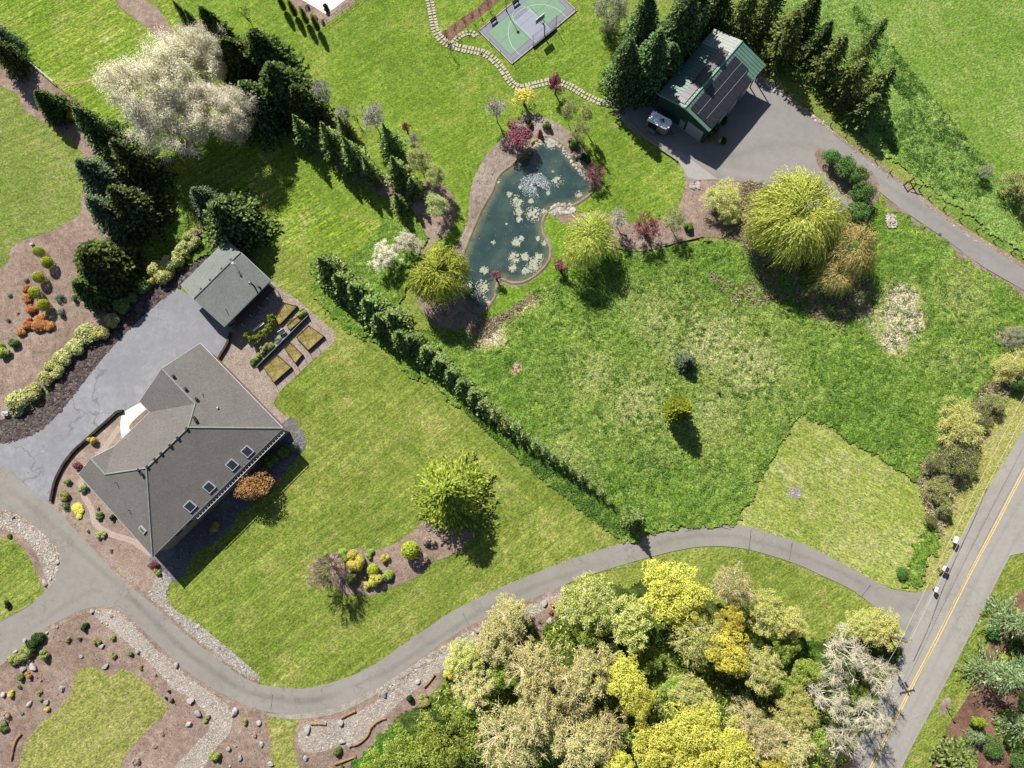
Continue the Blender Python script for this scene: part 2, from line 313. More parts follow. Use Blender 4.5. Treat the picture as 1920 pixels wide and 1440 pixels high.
# tall grass
gs=[D(76,112,34),D(112,146,54),D(150,174,82),D(214,206,152)]
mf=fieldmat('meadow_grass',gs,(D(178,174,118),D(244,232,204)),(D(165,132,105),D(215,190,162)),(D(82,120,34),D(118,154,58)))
paint=[(0,1672,592,46,.72),(0,1690,560,34,1.),(0,1708,600,26,.9),(0,1670,640,30,.9),(0,1625,585,22,.6),(0,1610,550,30,.45),(0,1330,640,130,.44,1.3),(0,1400,690,110,.42),(0,1190,760,115,.38,1.),(0,1230,610,90,.36),(0,1170,785,20,.5),(0,1090,890,80,.26,2,.8),(0,1330,770,110,.34),(0,1120,710,90,.34),(0,1800,560,70,.3),(0,1790,680,60,.28),(0,1060,850,70,.3),
 (1,968,690,16,1.,1),(0,925,630,30,.8),(1,900,640,24,.6),(0,985,570,40,.6,2.5,.6),(1,1335,520,9,.7),(1,1370,535,16,.5,2,-.7),(1,1530,590,28,.5,2.,-.5),(1,1600,520,22,.5),(1,1440,470,26,.6,2,-.7),(1,1850,735,26,.9,1.6,.7),(1,1880,630,24,.7),
 (2,1330,940,70,.5),(2,1150,620,110,.55),(2,1640,740,110,.5,2,-.5),(2,1060,700,70,.5),(2,1500,660,90,.45),(2,1650,430,60,.45),(2,820,640,50,.6),(2,1100,950,45,.7),(2,1230,510,60,.7,2.5),(2,1400,500,60,.5),(2,1780,700,70,.45)]  # green spots by the hedgerow also darken its rough grass as painted shade
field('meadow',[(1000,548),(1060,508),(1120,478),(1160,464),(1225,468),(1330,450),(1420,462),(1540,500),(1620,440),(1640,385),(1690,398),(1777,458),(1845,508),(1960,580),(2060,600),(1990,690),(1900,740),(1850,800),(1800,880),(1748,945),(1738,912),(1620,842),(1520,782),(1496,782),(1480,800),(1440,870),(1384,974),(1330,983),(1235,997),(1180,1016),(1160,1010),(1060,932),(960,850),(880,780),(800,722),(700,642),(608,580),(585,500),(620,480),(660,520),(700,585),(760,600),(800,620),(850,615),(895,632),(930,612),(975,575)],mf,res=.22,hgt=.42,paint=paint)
field('tall_grass',[(735,402),(780,405),(795,440),(790,480),(765,520),(758,560),(700,585),(645,500),(690,450)],mf,res=.24,hgt=.5,paint=[(2,730,470,70,.6)])
field('tall_grass',[(1722,1000),(1750,985),(1765,1010),(1740,1050),(1720,1095),(1690,1098),(1700,1060)],mf,res=.22,hgt=.5,paint=[(2,1730,1050,60,.6)])
mp=fieldmat('pasture_grass',[D(104,142,58),D(132,164,78),D(160,184,100),D(188,195,130)],(D(190,175,140),D(215,200,170)),(D(165,140,115),D(190,165,140)),(D(95,138,70),D(125,162,96)))
field('pasture_grass',[(1560,-60),(1640,20),(1690,120),(1760,200),(1860,330),(1900,420),(1990,480),(1990,530),(1900,470),(1815,405),(1740,350),(1650,285),(1560,200),(1450,120),(1420,40),(1400,-60)],mp,res=.26,hgt=.36,paint=[(2,1720,120,70,.5,2,-.8),(2,1700,230,70,.45),(2,1820,300,60,.4),(1,1690,175,16,.8,3,-.6),(1,1770,230,8,.7),(1,1792,275,10,.8),(1,1813,280,8,.7),(1,1803,258,9,.8)])
# woods floor
field('forest_floor',[(640,1450),(700,1400),(750,1345),(820,1300),(850,1240),(900,1205),(980,1200),(1040,1180),(1066,1120),(1150,1098),(1250,1092),(1320,1120),(1380,1150),(1430,1200),(1540,1200),(1650,1180),(1686,1215),(1640,1320),(1580,1440),(1500,1600),(560,1600)],
  fieldmat('undergrowth',[D(52,75,30),D(80,100,42),D(110,120,60),D(150,135,95)],(D(140,120,90),D(180,160,125)),(D(110,90,70),D(150,125,100)),(D(60,110,30),D(100,150,50))),res=.4,hgt=.9,paint=[(2,700,1440,90,.9),(2,1000,1350,140,.5),(1,1260,1260,40,.8),(2,1250,1220,60,.6),(2,1500,1250,80,.6)])
# beds
st('mulch_bed',[(0,505),(20,470),(37,455),(100,432),(150,402),(158,360),(230,330),(300,300),(330,380),(420,430),(410,470),(340,500),(235,560),(200,620),(150,665),(100,715),(40,780),(-20,815),(-160,850),(-160,560)],m_mulch,.05,jit=.05)
field('ivy_slope',[(300,300),(345,380),(390,420),(400,465),(350,500),(300,520),(255,520),(240,480),(262,400)],mf,res=.3,hgt=.5,paint=[(2,300,450,80,.5),(1,370,440,20,.6)])
st('rock_bank',[(400,462),(412,470),(337,540),(310,557),(225,635),(155,720),(100,787),(50,820),(0,832),(-60,840),(-40,800),(60,770),(105,715),(150,665),(205,610),(240,560),(300,520),(370,480)],m_lava,.06,jit=.06)
st('mulch_bed',[(-20,55),(5,76),(30,95),(105,160),(130,180),(165,212),(215,250),(170,300),(150,280),(130,255),(90,235),(60,215),(40,200),(35,180),(0,160),(-80,110)],m_mulch,.05,jit=.05)
st('farm_track',[(205,-60),(215,0),(250,33),(280,55),(320,95),(350,85),(318,48),(295,15),(275,0),(262,-60)],m_mulch,.05)
strip('sandy_edging',[(105,157),(135,157),(165,152),(200,140),(240,125),(280,110)],[.3,.5,.5,.5,.4,.3],plain('dry_edging',D(190,170,105),.95,var=.3,sc=2),.055,jit=.03)
# conifer belt strip of bark
st('mulch_bed',[(330,45),(420,80),(520,170),(600,225),(640,250),(720,330),(800,345),(830,345),(850,370),(855,400),(838,440),(800,470),(780,560),(820,610),(860,628),(885,632),(915,618),(950,590),(1005,550),(985,540),(900,590),(870,560),(800,560),(785,500),(795,440),(770,390),(700,360),(600,290),(500,220),(420,130)],m_mulch,.052,sub=3,jit=.05)
# pond banks
pond=[(1002,270),(1022,258),(1050,270),(1065,288),(1078,308),(1100,325),(1112,345),(1108,360),(1080,380),(1065,384),(1042,386),(1022,400),(1014,420),(1017,440),(1029,465),(1027,487),(1010,508),(985,525),(960,528),(940,521),(930,532),(927,552),(915,572),(900,585),(882,578),(870,555),(864,520),(870,482),(890,430),(906,395),(925,360),(937,332),(960,313),(975,300),(992,283)]
st('pond_bank',[(985,212),(960,240),(940,262),(915,287),(893,325),(881,365),(877,415),(862,450),(848,475),(850,540),(870,592),(900,600),(925,580),(945,545),(975,545),(1015,520),(1036,490),(1036,462),(1024,436),(1025,410),(1050,402),(1075,396),(1120,362),(1128,340),(1110,305),(1090,275),(1072,250),(1050,234),(1025,222)],m_mud,.06,jit=.03)
st('mulch_bed',[(1040,385),(1068,387),(1072,397),(1098,400),(1130,396),(1150,408),(1180,417),(1215,420),(1245,410),(1268,392),(1281,365),(1284,335),(1276,305),(1250,280),(1200,258),(1176,235),(1150,190),(1176,160),(1260,220),(1300,300),(1330,335),(1400,335),(1440,345),(1460,362),(1430,420),(1400,460),(1360,448),(1320,445),(1270,455),(1225,467),(1170,462),(1130,440),(1060,420),(1042,404)],m_mulch,.056,jit=.04)
st('lawn',[(1022,408),(1036,404),(1052,420),(1064,470),(1064,495),(1040,525),(1000,552),(960,580),(930,592),(905,600),(893,596),(915,580),(930,555),(940,532),(962,538),(988,532),(1015,514),(1032,490),(1033,465),(1021,438)],grass('bank_lawn',[D(100,138,38),D(124,160,50),D(150,178,66),D(165,175,80)],bump=.2),.066,sub=4)
st('lawn',[(1066,386),(1082,381),(1105,364),(1128,352),(1160,330),(1200,340),(1230,380),(1200,410),(1140,400),(1120,394),(1090,398),(1074,394)],m_lawnN,.062)
s=N('pond_water'); nz=s.noise(.25,4,.6); s.bump(s.noise(4,2),.06,.02); vc=s.node('ShaderNodeVertexColor',layer_name='wear'); vs_=s.node('ShaderNodeSeparateColor'); s.L(vc.outputs[0],vs_.inputs[0]); wc=s.ramp(nz,[(.32,D(48,76,76,.38)),(.52,D(66,92,88,.38)),(.68,D(86,108,98,.40))]); wc=s.mix(s.math('MULTIPLY',vs_.outputs[0],s.mr(s.noise(1.2,4),.3,.6,.3,1)),wc,D(140,140,108)); m_water=s.done(wc,.1,0,.5)
o=sheet('pond',pond,m_water,.07,sub=4)
rim=smooth(PX(pond),4); strip_pts=np.vstack([rim,rim[:1]])
def shallow(C,mat):
    T=np.roll(C,-1,0)-np.roll(C,1,0); T/=np.linalg.norm(T,axis=1)[:,None]; Nn=np.stack([T[:,1],-T[:,0]],1); m=len(C); sg=1 if np.sum(C[:,0]*np.roll(C[:,1],-1)-np.roll(C[:,0],-1)*C[:,1])>0 else -1
    vs=[];cs=[]
    for d,a in((0,.9),(.35,.75),(.8,.35),(1.3,0)):
        for p in C-Nn*d*sg: vs.append((p[0],p[1],.0735)); cs+=[a,0,0,1]
    me=bpy.data.meshes.new('shallow_water'); me.from_pydata(vs,[],[[r*m+i,(r+1)*m+i,(r+1)*m+(i+1)%m,r*m+(i+1)%m] for r in range(3) for i in range(m)]); me.update()
    at=me.color_attributes.new('wear','FLOAT_COLOR','POINT'); at.data.foreach_set('color',cs); o=link('shallow_water',me,mat); o['kind']='structure'
shallow(rim,m_water)
def rimmesh(C,w,h,z0):
    T=np.roll(C,-1,0)-np.roll(C,1,0); T/=np.linalg.norm(T,axis=1)[:,None]; Nn=np.stack([T[:,1],-T[:,0]],1); m=len(C); rows=[(-.05,-.05),(.08,h*.7),(w*.5,h),(w,.0)]
    vs=[];
    sg=1 if np.sum(C[:,0]*np.roll(C[:,1],-1)-np.roll(C[:,0],-1)*C[:,1])>0 else -1
    for d,z in rows: 
        q=C+Nn*d*sg; vs+=[(a[0],a[1],z0+z+float(rng.normal(0,.01))) for a in q]
    fs=[[r*m+i,r*m+(i+1)%m,(r+1)*m+(i+1)%m,(r+1)*m+i] for r in range(3) for i in range(m)]
    me=bpy.data.meshes.new('rim'); me.from_pydata(vs,[],fs); me.update(); return me
o=link('pond_rim',rimmesh(rim,.55,.14,.07),soil('rim_soil',D(150,135,110),D(175,160,135),D(195,182,160),fine=8)); o['kind']='structure'
# tree island of the house lawn
st('mulch_bed',[(618,1042),(640,1033),(670,1028),(705,1031),(742,1018),(775,996),(800,975),(850,985),(890,1000),(865,1030),(835,1045),(806,1056),(798,1072),(765,1089),(725,1106),(695,1116),(672,1112),(642,1113),(622,1080)],m_mulch,.05)
# rock garden
st('mulch_bed',[(-160,1350),(-40,1275),(0,1250),(25,1229),(75,1187),(125,1159),(172,1141),(212,1141),(237,1154),(275,1189),(325,1237),(375,1277),(425,1307),(475,1329),(498,1334),(505,1345),(510,1390),(518,1450),(520,1600),(-160,1600)],m_mulch,.04,jit=.03)
st('lawn',[(142,1265),(150,1254),(168,1249),(182,1253),(205,1266),(218,1262),(230,1254),(245,1260),(265,1272),(287,1292),(305,1312),(315,1326),(300,1347),(262,1385),(235,1418),(222,1450),(190,1520),(-10,1520),(30,1450),(42,1410),(52,1388),(75,1357),(110,1331),(132,1300)],m_lawnR,.06)
st('dry_creek',[(172,1146),(208,1142),(236,1156),(262,1183),(290,1213),(325,1243),(372,1284),(420,1315),(436,1345),(430,1375),(400,1410),(372,1450),(320,1450),(365,1398),(392,1365),(385,1335),(350,1305),(320,1290),(300,1262),(268,1232),(240,1205),(205,1178)],m_cobb,.07,jit=.04)
st('gravel_strip',[(322,1087),(312,1110),(320,1135),(345,1155),(375,1173),(425,1213),(470,1252),(487,1272),(478,1276),(450,1262),(400,1222),(350,1183),(300,1135),(278,1118),(290,1095),(300,1070)],m_cobb,.07,jit=.04)
st('mulch_bed',[(-60,950),(0,955),(37,966),(82,1001),(110,1031),(112,1047),(105,1083),(96,1100),(82,1112),(50,1138),(0,1165),(-60,1190)],m_cobb,.045)
st('mulch_bed',[(-60,985),(0,990),(35,1000),(62,1028),(82,1075),(90,1108),(70,1120),(0,1150),(-60,1180)],m_mulch,.05)
st('lawn',[(-60,1005),(0,1008),(30,1016),(55,1045),(74,1088),(82,1111),(50,1137),(0,1164),(-60,1190)],m_lawnH,.06)
st('lawn',[(503,1345),(530,1340),(560,1348),(554,1370),(551,1390),(556,1420),(562,1460),(512,1460),(506,1390)],m_lawnR,.056)
st('mulch_bed',[(556,1350),(590,1345),(632,1336),(700,1303),(745,1275),(800,1236),(860,1196),(910,1170),(1000,1130),(1062,1098),(1062,1122),(1045,1165),(1015,1195),(960,1210),(900,1215),(850,1250),(810,1300),(750,1350),(700,1395),(650,1450),(560,1450),(552,1390)],m_mulch,.05,jit=.04)
st('dry_creek',[(590,1350),(640,1348),(690,1325),(740,1290),(790,1255),(845,1215),(900,1180),(960,1150),(1010,1128),(1062,1102),(1064,1118),(1010,1150),(950,1185),(880,1215),(820,1265),(770,1300),(720,1345),(680,1385),(620,1405),(570,1410),(560,1375)],m_cobb,.062,jit=.05)
st('mulch_bed',[(2000,1080),(1905,1115),(1870,1180),(1850,1220),(1840,1260),(1812,1310),(1780,1360),(1762,1390),(1740,1460),(1730,1550),(2100,1550),(2100,1080)],m_mulch2,.05,jit=.04)
st('lawn',[(1862,1355),(1880,1330),(1915,1340),(1940,1400),(1915,1425),(1880,1392)],m_lawnH,.06)
# house surrounds
st('front_garden',[(233,772),(212,787),(163,829),(126,867),(108,902),(99,940),(108,955),(150,1003),(222,1082),(265,1118),(290,1098),(305,1060),(330,1020),(260,760)],soil('garden_gravel',D(158,138,122),D(184,164,148),D(208,190,175),fine=7),.05,sub=3)
strip('garden_path',[(225,800),(200,835),(180,860),(165,885),(152,905),(158,930),(172,955),(178,980),(205,1000),(250,1015),(285,1040)],.9,plain('pink_pavers',D(205,186,174),.9,var=.2,sc=6),.062)
st('patio',[(405,660),(425,620),(421,600),(507,528),(522,540),(555,560),(592,592),(622,618),(630,628),(624,645),(590,672),(556,705),(540,720),(527,732),(513,757),(535,780),(560,802),(572,825),(560,850),(500,830),(430,760)],m_paver,.05,sub=2)
st('gravel_bed',[(560,800),(573,826),(567,848),(520,900),(475,942),(442,968),(437,985),(400,1017),(362,1042),(345,1075),(322,1092),(290,1060),(300,1020),(520,800)],soil('slate_gravel',D(112,110,110),D(138,136,136),D(166,162,158),fine=7),.056,jit=.03)
st('walkway',[(232,772),(261,752),(285,774),(250,812),(232,826),(226,800)],m_conc,.07,sub=3)
st('gravel_bed',[(243,798),(262,778),(281,764),(284,776),(262,797),(248,808)],m_mulch,.08,sub=3)
# paving
st('driveway',[(-60,868),(0,870),(45,906),(97,946),(150,1002),(222,1080),(275,1123),(350,1190),(400,1230),(450,1266),(480,1281),(505,1286),(567,1291),(630,1277),(695,1250),(780,1192),(855,1142),(937,1102),(1000,1076),(1060,1052),(1170,1017),(1235,1000),(1310,986),(1372,984),(1410,989),(1440,1000),(1490,1014),(1540,1036),(1590,1062),(1625,1081),(1665,1102),(1702,1110),(1738,1108),(1775,1080),(1720,1200),(1684,1225),(1690,1190),(1665,1162),(1630,1130),(1590,1102),(1540,1079),(1502,1061),(1440,1040),(1385,1027),(1335,1024),(1285,1029),(1210,1047),(1095,1082),(1000,1122),(905,1162),(855,1188),(755,1258),(705,1290),(630,1325),(555,1339),(505,1335),(475,1327),(425,1305),(375,1275),(325,1235),(275,1187),(237,1152),(212,1139),(170,1139),(125,1157),(75,1185),(25,1227),(0,1249),(-60,1290),(-60,1190),(0,1166),(50,1139),(82,1112),(100,1090),(111,1048),(109,1029),(82,1000),(37,965),(0,955),(-60,940)],m_aspD,.084,sub=3)
st('parking_area',[(334,541),(421,600),(436,620),(425,655),(410,676),(380,690),(300,740),(261,756),(233,772),(212,785),(162,827),(125,865),(107,900),(98,944),(45,905),(0,870),(-60,868),(-60,838),(0,830),(50,820),(100,787),(155,720),(225,635),(310,557)],m_aspP,.088,sub=2)
st('road',[(2160,400),(2030,610),(1925,795),(1865,895),(1797,1015),(1765,1075),(1730,1140),(1690,1225),(1640,1325),(1585,1440),(1500,1620),(1600,1620),(1690,1440),(1775,1260),(1862,1080),(1880,1048),(1920,1036),(2000,1020),(2000,960),(1960,900),(2110,610),(2230,400)],m_aspR,.09,sub=3)
def offs(cl,w,o,mat,name,z):
    C=smooth(PX(cl),6,closed=False); T=np.gradient(C,axis=0); T/=np.linalg.norm(T,axis=1)[:,None]; Nn=np.stack([-T[:,1],T[:,0]],1)
    m=len(C); vs=[]
    for s_ in(-1,1): vs+=[(*(C[i]+Nn[i]*(o+s_*w/2)),z) for i in range(m)]
    me=bpy.data.meshes.new(name); me.from_pydata(vs,[],[[i,i+m,i+m+1,i+1] for i in range(m-1)]); me.update(); q=link(name,me,mat); q['kind']='structure'; return q
cl=[(2180,410),(2060,622),(1920,881),(1867,983),(1815,1080),(1767,1176),(1715,1275),(1680,1345),(1632,1440),(1550,1610)]
offs(cl,.13,-.13,m_yel,'road_line',.096); offs(cl,.13,.15,m_yel,'road_line',.096)
st('yard',[(1150,200),(1200,150),(1330,50),(1395,110),(1440,155),(1500,205),(1577,265),(1640,312),(1710,364),(1752,400),(1815,441),(1920,505),(2080,600),(2060,640),(1920,545),(1845,502),(1777,452),(1690,393),(1655,365),(1630,352),(1592,385),(1560,405),(1460,362),(1440,349),(1385,340),(1322,337),(1292,337),(1272,300),(1240,278),(1205,258),(1175,235)],m_aspY,.08,sub=2)
strip('gravel_shoulder',[(1425,145),(1500,205),(1577,265),(1640,312),(1710,362),(1752,398),(1815,439),(1925,505)],1.4,soil('shoulder',D(160,135,115),D(180,158,138),D(195,178,160)),.074,jit=.06)
strip('gravel_shoulder',[(1660,380),(1690,402),(1730,432),(1777,461),(1845,511),(1925,556)],1.3,m_mulch,.07,jit=.06)
st('planting_island',[(1527,292),(1531,283),(1542,280),(1590,300),(1640,330),(1648,370),(1625,415),(1598,398),(1592,380),(1560,345),(1535,312)],m_mulch,.1,sub=4)
st('concrete_apron',[(1258,285),(1272,282),(1345,336),(1310,338),(1288,332),(1275,308)],plain('pale_concrete',D(190,186,180),.85,var=.1),.086,sub=1)
# pool terrace at the top edge
st('mulch_bed',[(535,-60),(540,0),(560,22),(580,40),(597,54),(612,45),(640,24),(668,2),(690,-60)],m_mulch,.05,sub=2)
st('pool_terrace',[(560,-80),(566,0),(590,14),(610,27),(630,14),(648,0),(672,-80)],m_conc,.07,sub=1)
st('planting_strip',[(826,64),(845,50),(868,32),(890,18),(905,6),(925,-20),(940,-20),(934,2),(905,28),(880,45),(855,66),(842,76)],m_mulch2,.06,jit=.03)
# cut stones in the creek beds and along the drive
def stones(name,px,n_,r0,r1,mat,z=.06,label=None,cat=None):
    P=smooth(PX(px),2); lo,hi=P.min(0),P.max(0); X=rng.uniform(lo[0],hi[0],n_*6); Y=rng.uniform(lo[1],hi[1],n_*6); k=inpoly(X,Y,P); X,Y=X[k][:n_],Y[k][:n_]; n_=len(X)
    base=np.array([(1,0,0),(0,1,0),(-1,0,0),(0,-1,0),(.1,.1,.8),(.7,.7,.35),(-.7,.7,.3),(-.7,-.7,.35),(.7,-.7,.3)],float)
    F0=np.array([(0,5,4),(5,1,4),(1,6,4),(6,2,4),(2,7,4),(7,3,4),(3,8,4),(8,0,4)])
    R=rng.uniform(r0,r1,n_)*np.where(rng.random(n_)<.06,1.7,1); th=rng.uniform(0,6.28,n_)
    B=base[None]*rng.uniform(.75,1.25,(n_,9,1)); sx=rng.uniform(.6,1.1,n_); x=B[:,:,0]*sx[:,None]; y=B[:,:,1]
    V=np.stack([X[:,None]+R[:,None]*(x*np.cos(th)[:,None]-y*np.sin(th)[:,None]),Y[:,None]+R[:,None]*(x*np.sin(th)[:,None]+y*np.cos(th)[:,None]),z+R[:,None]*B[:,:,2]*.8],2).reshape(-1,3)
    F=(F0[None]+9*np.arange(n_)[:,None,None]).reshape(-1,3); o=link(name,npmesh(name,V,F),mat); return tag(o,label,cat,kind='stuff')
def stonemat(name,cs):
    s=N(name); g_=s.node('ShaderNodeNewGeometry'); return s.done(s.ramp(g_.outputs['Random Per Island'],[(i/(len(cs)-1),c) for i,c in enumerate(cs)]),.9,0,.2)
m_cob=stonemat('river_stone',[D(150,142,134),D(205,198,188),D(175,165,155),D(235,228,218),D(130,122,118)])
m_lav=stonemat('lava_stone',[D(70,60,60),D(120,108,104),D(95,82,80),D(150,138,132)])
m_pal=stonemat('pale_stone',[D(205,195,182),D(240,232,222),D(180,168,155),D(225,215,200)])
stones('river_stones',[(322,1087),(312,1110),(320,1135),(345,1155),(375,1173),(425,1213),(470,1252),(487,1272),(478,1276),(450,1262),(400,1222),(350,1183),(300,1135),(278,1118),(290,1095),(300,1070)],2200,.06,.14,m_cob,.07,'grey cobbles packed in a strip between lawn and driveway','cobbles')
stones('river_stones',[(172,1146),(208,1142),(236,1156),(262,1183),(290,1213),(325,1243),(372,1284),(420,1315),(436,1345),(430,1375),(400,1410),(372,1450),(320,1450),(365,1398),(392,1365),(385,1335),(350,1305),(320,1290),(300,1262),(268,1232),(240,1205),(205,1178)],2600,.05,.11,m_pal,.07,'pale cobbles filling the dry creek through the rock garden','cobbles')
stones('river_stones',[(590,1350),(640,1348),(690,1325),(740,1290),(790,1255),(845,1215),(900,1180),(960,1150),(1010,1128),(1062,1102),(1064,1118),(1010,1150),(950,1185),(880,1215),(820,1265),(770,1300),(720,1345),(680,1385),(620,1405),(570,1410),(560,1375)],2600,.05,.12,m_pal,.06,'pale creek pebbles along the outer side of the driveway bend','cobbles')
stones('river_stones',[(705,1296),(745,1268),(800,1232),(860,1194),(905,1172),(910,1184),(850,1215),(800,1250),(740,1292),(715,1305)],600,.1,.2,m_cob,.06,'rough grey stones edging the driveway before the woods','cobbles')
stones('lava_rocks',[(400,462),(412,470),(337,540),(310,557),(225,635),(155,720),(100,787),(50,820),(0,832),(0,800),(60,770),(105,715),(150,665),(205,610),(240,560),(300,520),(370,480)],3200,.1,.24,m_lav,.06,'dark lava rocks covering the bank beside the parking area','rocks')
stones('creek_stones',[(0,956),(37,967),(82,1002),(110,1031),(112,1047),(105,1083),(92,1095),(84,1060),(62,1028),(35,1000),(0,990)],900,.06,.15,m_pal,.06,'pale cobbles around the small round lawn at the left edge','cobbles')
stones('slate_chips',[(555,810),(573,826),(567,848),(520,900),(475,942),(442,968),(437,985),(400,1017),(362,1042),(345,1075),(322,1092),(300,1060),(420,960)],1800,.06,.13,stonemat('slate',[D(105,104,106),D(150,148,148),D(125,122,122),D(182,180,178)]),.06,'blue grey slate chips under the rear wall of the house','gravel')
stones('pond_stones',[(1040,383),(1072,384),(1078,395),(1060,402),(1030,400)],140,.1,.28,m_pal,.07,'pale stones on the spit that juts into the pond','stones')
stones('pond_stones',[(992,275),(1020,256),(1052,266),(1080,300),(1112,335),(1108,345),(1075,312),(1048,280),(1022,268),(1000,282)],220,.08,.22,m_pal,.08,'pale stones lining the head of the pond','stones')
stones('roadside_stones',[(1425,142),(1440,150),(1480,182),(1560,240),(1555,246),(1470,186),(1428,156)],130,.1,.26,m_pal,.08,'rubble stones along the yard edge behind the barn','stones')
stones('shoulder_pebbles',[(1560,243),(1640,303),(1720,360),(1830,440),(1925,500),(1925,507),(1820,448),(1710,366),(1630,310),(1556,250)],500,.05,.14,m_mulch2 and m_cob,.075,'loose pebbles on the shoulder of the farm lane','pebbles')
strip('kerb',[(500,1339),(555,1343),(630,1329),(705,1294),(757,1263),(800,1232)],[.3,.8,1.3,1.2,.8,.3],soil('gravel_kerb',D(175,165,152),D(192,182,170),D(205,198,188),fine=8),.083)

def wear(px,w,amt,mat,z,ch=0,name='worn_asphalt'):
    C=smooth(PX(px),8,closed=False); T=np.gradient(C,axis=0); T/=np.linalg.norm(T,axis=1)[:,None]; Nn=np.stack([-T[:,1],T[:,0]],1); m=len(C); q=[-1,-.6,-.25,.25,.6,1]; pr=[0,.35,1,1,.35,0]; vs=[];cs=[]
    for a,b in zip(q,pr):
        for i in range(m):
            e=min(1,i/6,(m-1-i)/6); vs.append((*(C[i]+Nn[i]*a*w/2),z)); c=[0,0,0,1]; c[ch]=b*e*amt; cs+=c
    fs=[[r*m+i,(r+1)*m+i,(r+1)*m+i+1,r*m+i+1] for r in range(5) for i in range(m-1)]
    me=bpy.data.meshes.new(name); me.from_pydata(vs,[],fs); me.update(); at=me.color_attributes.new('wear','FLOAT_COLOR','POINT'); at.data.foreach_set('color',cs); o=link(name,me,mat); o['kind']='structure'
wear([(170,1050),(230,1105),(290,1165),(350,1222),(400,1258),(450,1290),(510,1308),(580,1313),(650,1296)],1.5,.8,m_aspD,.0850)
wear([(650,1290),(720,1262),(800,1210),(880,1160),(960,1118),(1050,1082),(1150,1050)],1.3,.55,m_aspD,.0854)
wear([(1200,1030),(1270,1010),(1350,1004),(1430,1018),(1520,1048),(1600,1085),(1670,1125)],1.2,.5,m_aspD,.0858)
wear([(0,905),(60,950),(120,1005),(180,1060),(240,1110)],1.6,.5,m_aspD,.0862)
wear([(20,1205),(80,1165),(140,1125),(200,1100)],1.5,.4,m_aspD,.0866)
wear([(1660,1150),(1700,1160),(1735,1150),(1760,1120)],2.6,.7,m_aspD,.087,1)
wear([(1975,835),(1915,935),(1850,1050),(1790,1170),(1720,1310),(1640,1460)],.9,.35,m_aspR,.0908)
wear([(2000,850),(1945,945),(1885,1045),(1822,1170),(1755,1300),(1670,1460)],.9,.35,m_aspR,.0912)
wear([(1925,840),(1860,950),(1800,1060),(1740,1180),(1680,1300),(1600,1460)],.9,.35,m_aspR,.0916)
wear([(1290,290),(1340,310),(1400,330),(1450,335)],2.2,.5,m_aspY,.0812,1); wear([(1300,300),(1380,290),(1480,270),(1560,290),(1640,335)],2.4,.3,m_aspY,.0816)
wear([(1560,290),(1650,340),(1740,400),(1830,462),(1925,522)],1.4,.35,m_aspY,.082)

m_lit=stonemat('bark_chip',[D(95,75,62),D(150,125,105),D(195,170,148),D(120,98,82)])
stones('bark_litter',[(0,505),(37,460),(100,436),(150,408),(200,450),(235,560),(200,615),(145,665),(95,715),(40,775),(0,800)],2200,.03,.085,m_lit,.05,'loose bark chips over the topiary bed','bark chips')
stones('bark_litter',[(0,1255),(75,1192),(172,1146),(230,1200),(300,1270),(380,1350),(340,1440),(0,1440)],3600,.03,.09,m_lit,.04,'loose bark chips and litter in the rock garden','bark chips')
stones('bark_litter',[(400,1440),(440,1380),(500,1345),(512,1440)],500,.03,.09,m_lit,.04,'bark litter between the creek and the grass strip','bark chips')
stones('bark_litter',[(163,829),(108,902),(99,940),(150,1003),(222,1082),(265,1118),(300,1060),(200,930)],1200,.03,.08,stonemat('pink_chip',[D(150,120,105),D(205,180,165),D(180,152,138)]),.05,'reddish gravel of the front garden','gravel')
stones('bark_litter',[(980,235),(915,290),(883,360),(862,450),(868,478),(905,395),(935,330),(985,285)],500,.03,.1,m_lit,.06,'litter on the bare left bank of the pond','bark chips')
stones('bark_litter',[(1100,402),(1230,425),(1280,350),(1330,340),(1380,400),(1320,440),(1225,462),(1150,450)],1000,.03,.09,m_lit,.056,'bark litter on the mulch bed above the meadow','bark chips')

for k_,px_ in enumerate(([(0,1250),(25,1228),(75,1186),(125,1158),(170,1140),(212,1140),(237,1153),(275,1188),(325,1236),(375,1276),(425,1306),(475,1328)],[(97,945),(150,1003),(222,1081),(275,1123),(350,1190),(400,1231),(450,1268),(484,1283)],[(560,1341),(630,1327),(705,1293),(755,1262),(855,1190),(905,1165),(1000,1124),(1064,1095)],[(0,956),(37,966),(82,1001),(110,1030),(112,1048)])):
    strip('bare_verge',px_,1.3,m_mulch,.0715+.0004*k_,jit=.05)
# ================================================================ BUILDINGS
def shingle(name,c):
    s=N(name); g1=s.noise(.3,4,.6); sp=s.noise(9,3,.9); m=s.noise(2.2,4,.8)
    k=lambda q:tuple(x*q for x in c[:3])+(1,)
    col=s.ramp(s.math('ADD',s.math('MULTIPLY',g1,.4),s.math('MULTIPLY',m,.6)),[(.35,k(.85)),(.65,k(1.15))])
    col=s.mix(.55,col,s.ramp(sp,[(.38,(.2,.2,.2,1)),(.62,(.8,.8,.8,1))]),'OVERLAY'); s.bump(sp,.4,.04); return s.done(col,.9,0,.2)
m_shing=shingle('roof_shingle',D(136,132,127)); m_shing2=shingle('green_shingle',D(148,156,148))
m_trim=plain('white_trim',D(225,228,232),.6); m_wall=plain('tan_siding',D(185,160,145),.85); m_wall2=plain('rose_siding',D(178,155,150),.85)
m_cap=plain('ridge_cap',D(172,174,168),.9,var=.2); m_dark=plain('dark_metal',D(38,36,36),.5); m_glass=plain('glass',D(62,68,80),.08,var=.3,spec=.8)
m_grnm=plain('green_metal',D(112,152,134),.45,var=.08,sc=.6); m_grnw=plain('green_metal_wall',D(52,90,80),.5); m_wd=plain('weathered_wood',D(150,120,85),.9,var=.3,sc=4)
